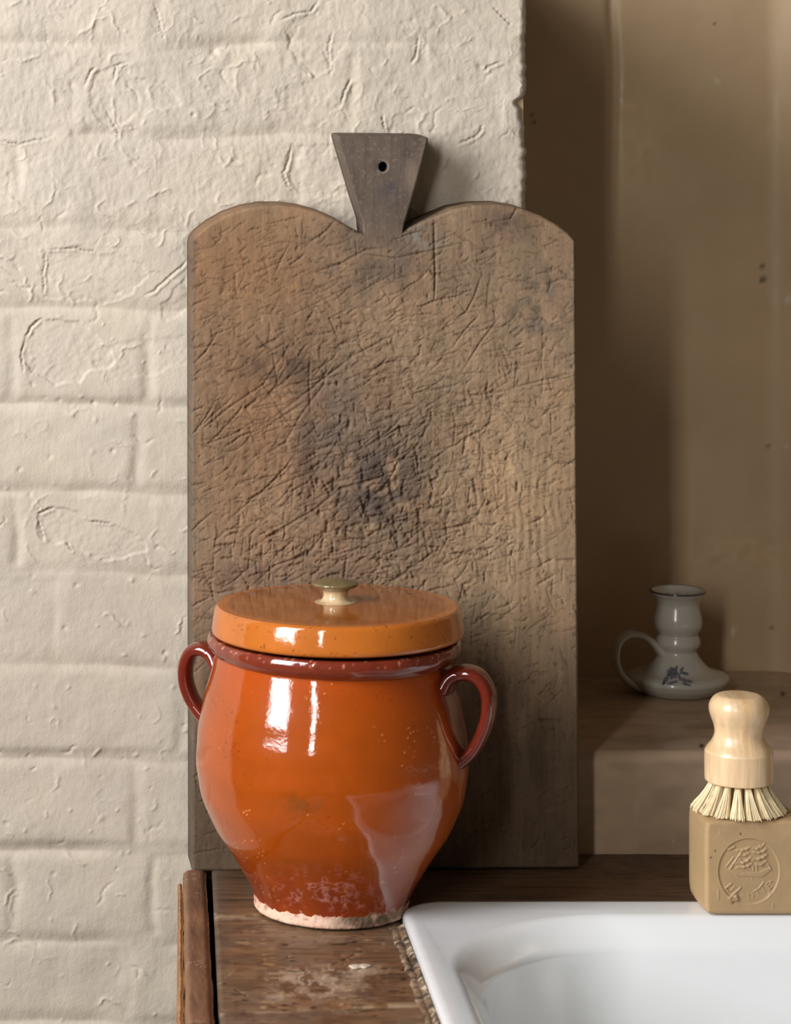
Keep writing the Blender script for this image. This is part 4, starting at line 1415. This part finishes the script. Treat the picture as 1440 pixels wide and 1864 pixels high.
# rounded edges and corners
du = (uu[None] * 2 - 1) + 0 * SX
dv = (uu[:, None] * 2 - 1) + 0 * SX
k_ = 0.045
SXr = (x0s + x1s) / 2 + (SX - (x0s + x1s) / 2) * (1 - k_ * np.abs(dv) ** 10 * np.abs(du) ** 4)
SZr = (ztop + zbot) / 2 + (SZg - (ztop + zbot) / 2) * (1 - k_ * np.abs(du) ** 10 * np.abs(dv) ** 4)
ed = np.minimum(1 - np.abs(du), 1 - np.abs(dv)) * 0.0345
rnd = np.clip(0.0032 - ed, 0, 0.0032)
yoff = 0.0032 - np.sqrt(np.maximum(0.0032 ** 2 - rnd ** 2, 0))
PS = np.stack([SXr, sy + yoff - HS * sS, SZr], -1)
soap = sheet('soap_block', PS, cS, M_soap, None, ((x0s + x1s) / 2, sy + 0.03, zbot), share=True,
             back=[((-0.0, 0.006, 0), -0.006), ((0, 0.018, 0), -0.012), ((0, 0.034, 0), -0.010), ((0, 0.046, 0), 0.0), ((0, 0.052, 0), 0.03), ((0, 0.055, 0), 0.10)], flip=True)
# keep its base flat on the sink rim
vz = np.empty(len(soap.data.vertices) * 3, np.float32)
soap.data.vertices.foreach_get('co', vz)
vz = vz.reshape(-1, 3)
vz[:, 2] = np.maximum(vz[:, 2], 0.0)
soap.data.vertices.foreach_set('co', vz.reshape(-1))
soap.data.update()
tag(soap, 'square olive soap block stamped with a sailing ship on the sink rim', 'soap')

# ------------------------------------------------------------------ pot brush standing on the soap
BYc = -0.1585
sB = (BYc - CAMY) / F
bx = (1345 + 100) * sB + CAMX
bz0 = ztop + 0.0005
brush = empty('pot_brush', (bx, BYc, bz0), 'round beech pot brush with pale bristle tufts standing on the soap', 'brush')


def bz(py):
    return bz0 + (1474 - py) * sB


hprof = crom([(20, 1421), (52, 1421), (59, 1420), (61, 1416), (61.5, 1395), (61.5, 1370), (60.5, 1365), (57, 1359), (50, 1350), (45, 1340), (43.5, 1330), (45.5, 1318), (50, 1306), (53.5, 1293), (53, 1282), (48, 1272), (41, 1266), (33, 1263.6), (16, 1262.6), (1, 1262.4)], 200)
hprof = np.stack([hprof[:, 0] * sB, bz(hprof[:, 1])], 1)


def beech(A, Z, P_):
    c = np.ones(P_.shape) * lin((236, 202, 158))
    x = P_[..., 0]
    c = c * (1 + 0.13 * vn(x, Z / 14, 0.004, 5) + 0.08 * vn(x, Z / 10, 0.0014, 6))[..., None]
    c = mixc(c, sstep(0.15, 0.6, vn(x, Z / 8, 0.008, 7)), (214, 170, 118), 0.7)
    c = mixc(c, np.exp(-((Z - bz(1365)) / (1.3 * sB)) ** 2), (246, 220, 180), 0.5)
    return np.clip(c, 0, 1)


hd = lathe('brush_head', hprof, bx, BYc, 160, M_beech, brush, (bx, BYc, bz(1421)), colf=beech, cap0=True, cap1=True)


def tuft(a, r_top, r_bot, n_f, wid):
    V, Qs = [], []
    er = np.array([math.cos(a), math.sin(a), 0])
    et = np.array([-math.sin(a), math.cos(a), 0])
    top = bz(1424)
    for k in range(n_f):
        q, w = random.gauss(0, 1), random.gauss(0, 1)
        q, w = max(-1.7, min(1.7, q)), max(-1.7, min(1.7, w))
        p0 = er * (r_top + w * 0.0009) + et * q * 0.0009
        p1 = er * (r_bot + w * 0.0022 + random.uniform(-.0012, .0012)) + et * q * wid
        zb_ = 0.0002 + abs(random.gauss(0, 0.0009))
        pts = []
        for t in (0, 0.35, 0.7, 1):
            p = p0 * (1 - t) + p1 * t + (p1 - p0) * 0.12 * math.sin(math.pi * t) * -0.6
            pts.append(np.array([bx, BYc, 0]) + p + np.array([0, 0, top + 0.003 * (1 - t) * 0 + (bz0 + zb_ - top) * t]))
        rr_ = random.uniform(0.0003, 0.00046)
        b0 = len(V)
        for j, p in enumerate(pts):
            for s in range(4):
                an = s * math.pi / 2 + 0.4
                V.append(p + er * math.cos(an) * rr_ + et * math.sin(an) * rr_)
        for j in range(3):
            for s in range(4):
                s2 = (s + 1) % 4
                Qs.append([b0 + j * 4 + s, b0 + j * 4 + s2, b0 + (j + 1) * 4 + s2, b0 + (j + 1) * 4 + s])
        Qs.append([b0 + 12, b0 + 13, b0 + 14, b0 + 15])
    V = np.array(V)
    return raw_mesh('bristle_tuft', V, np.array(Qs), None, None, M_bristle, brush, (bx + er[0] * r_top, BYc + er[1] * r_top, top), smooth=False)


for k in range(16):
    tuft(-math.pi / 2 + 0.12 + k * 2 * math.pi / 16, 0.0185, 0.0290, 85, 0.0029)
for k in range(9):
    tuft(0.2 + k * 2 * math.pi / 9, 0.0105, 0.0165, 55, 0.0026)
for k in range(4):
    tuft(0.6 + k * math.pi / 2, 0.003, 0.005, 50, 0.0024)
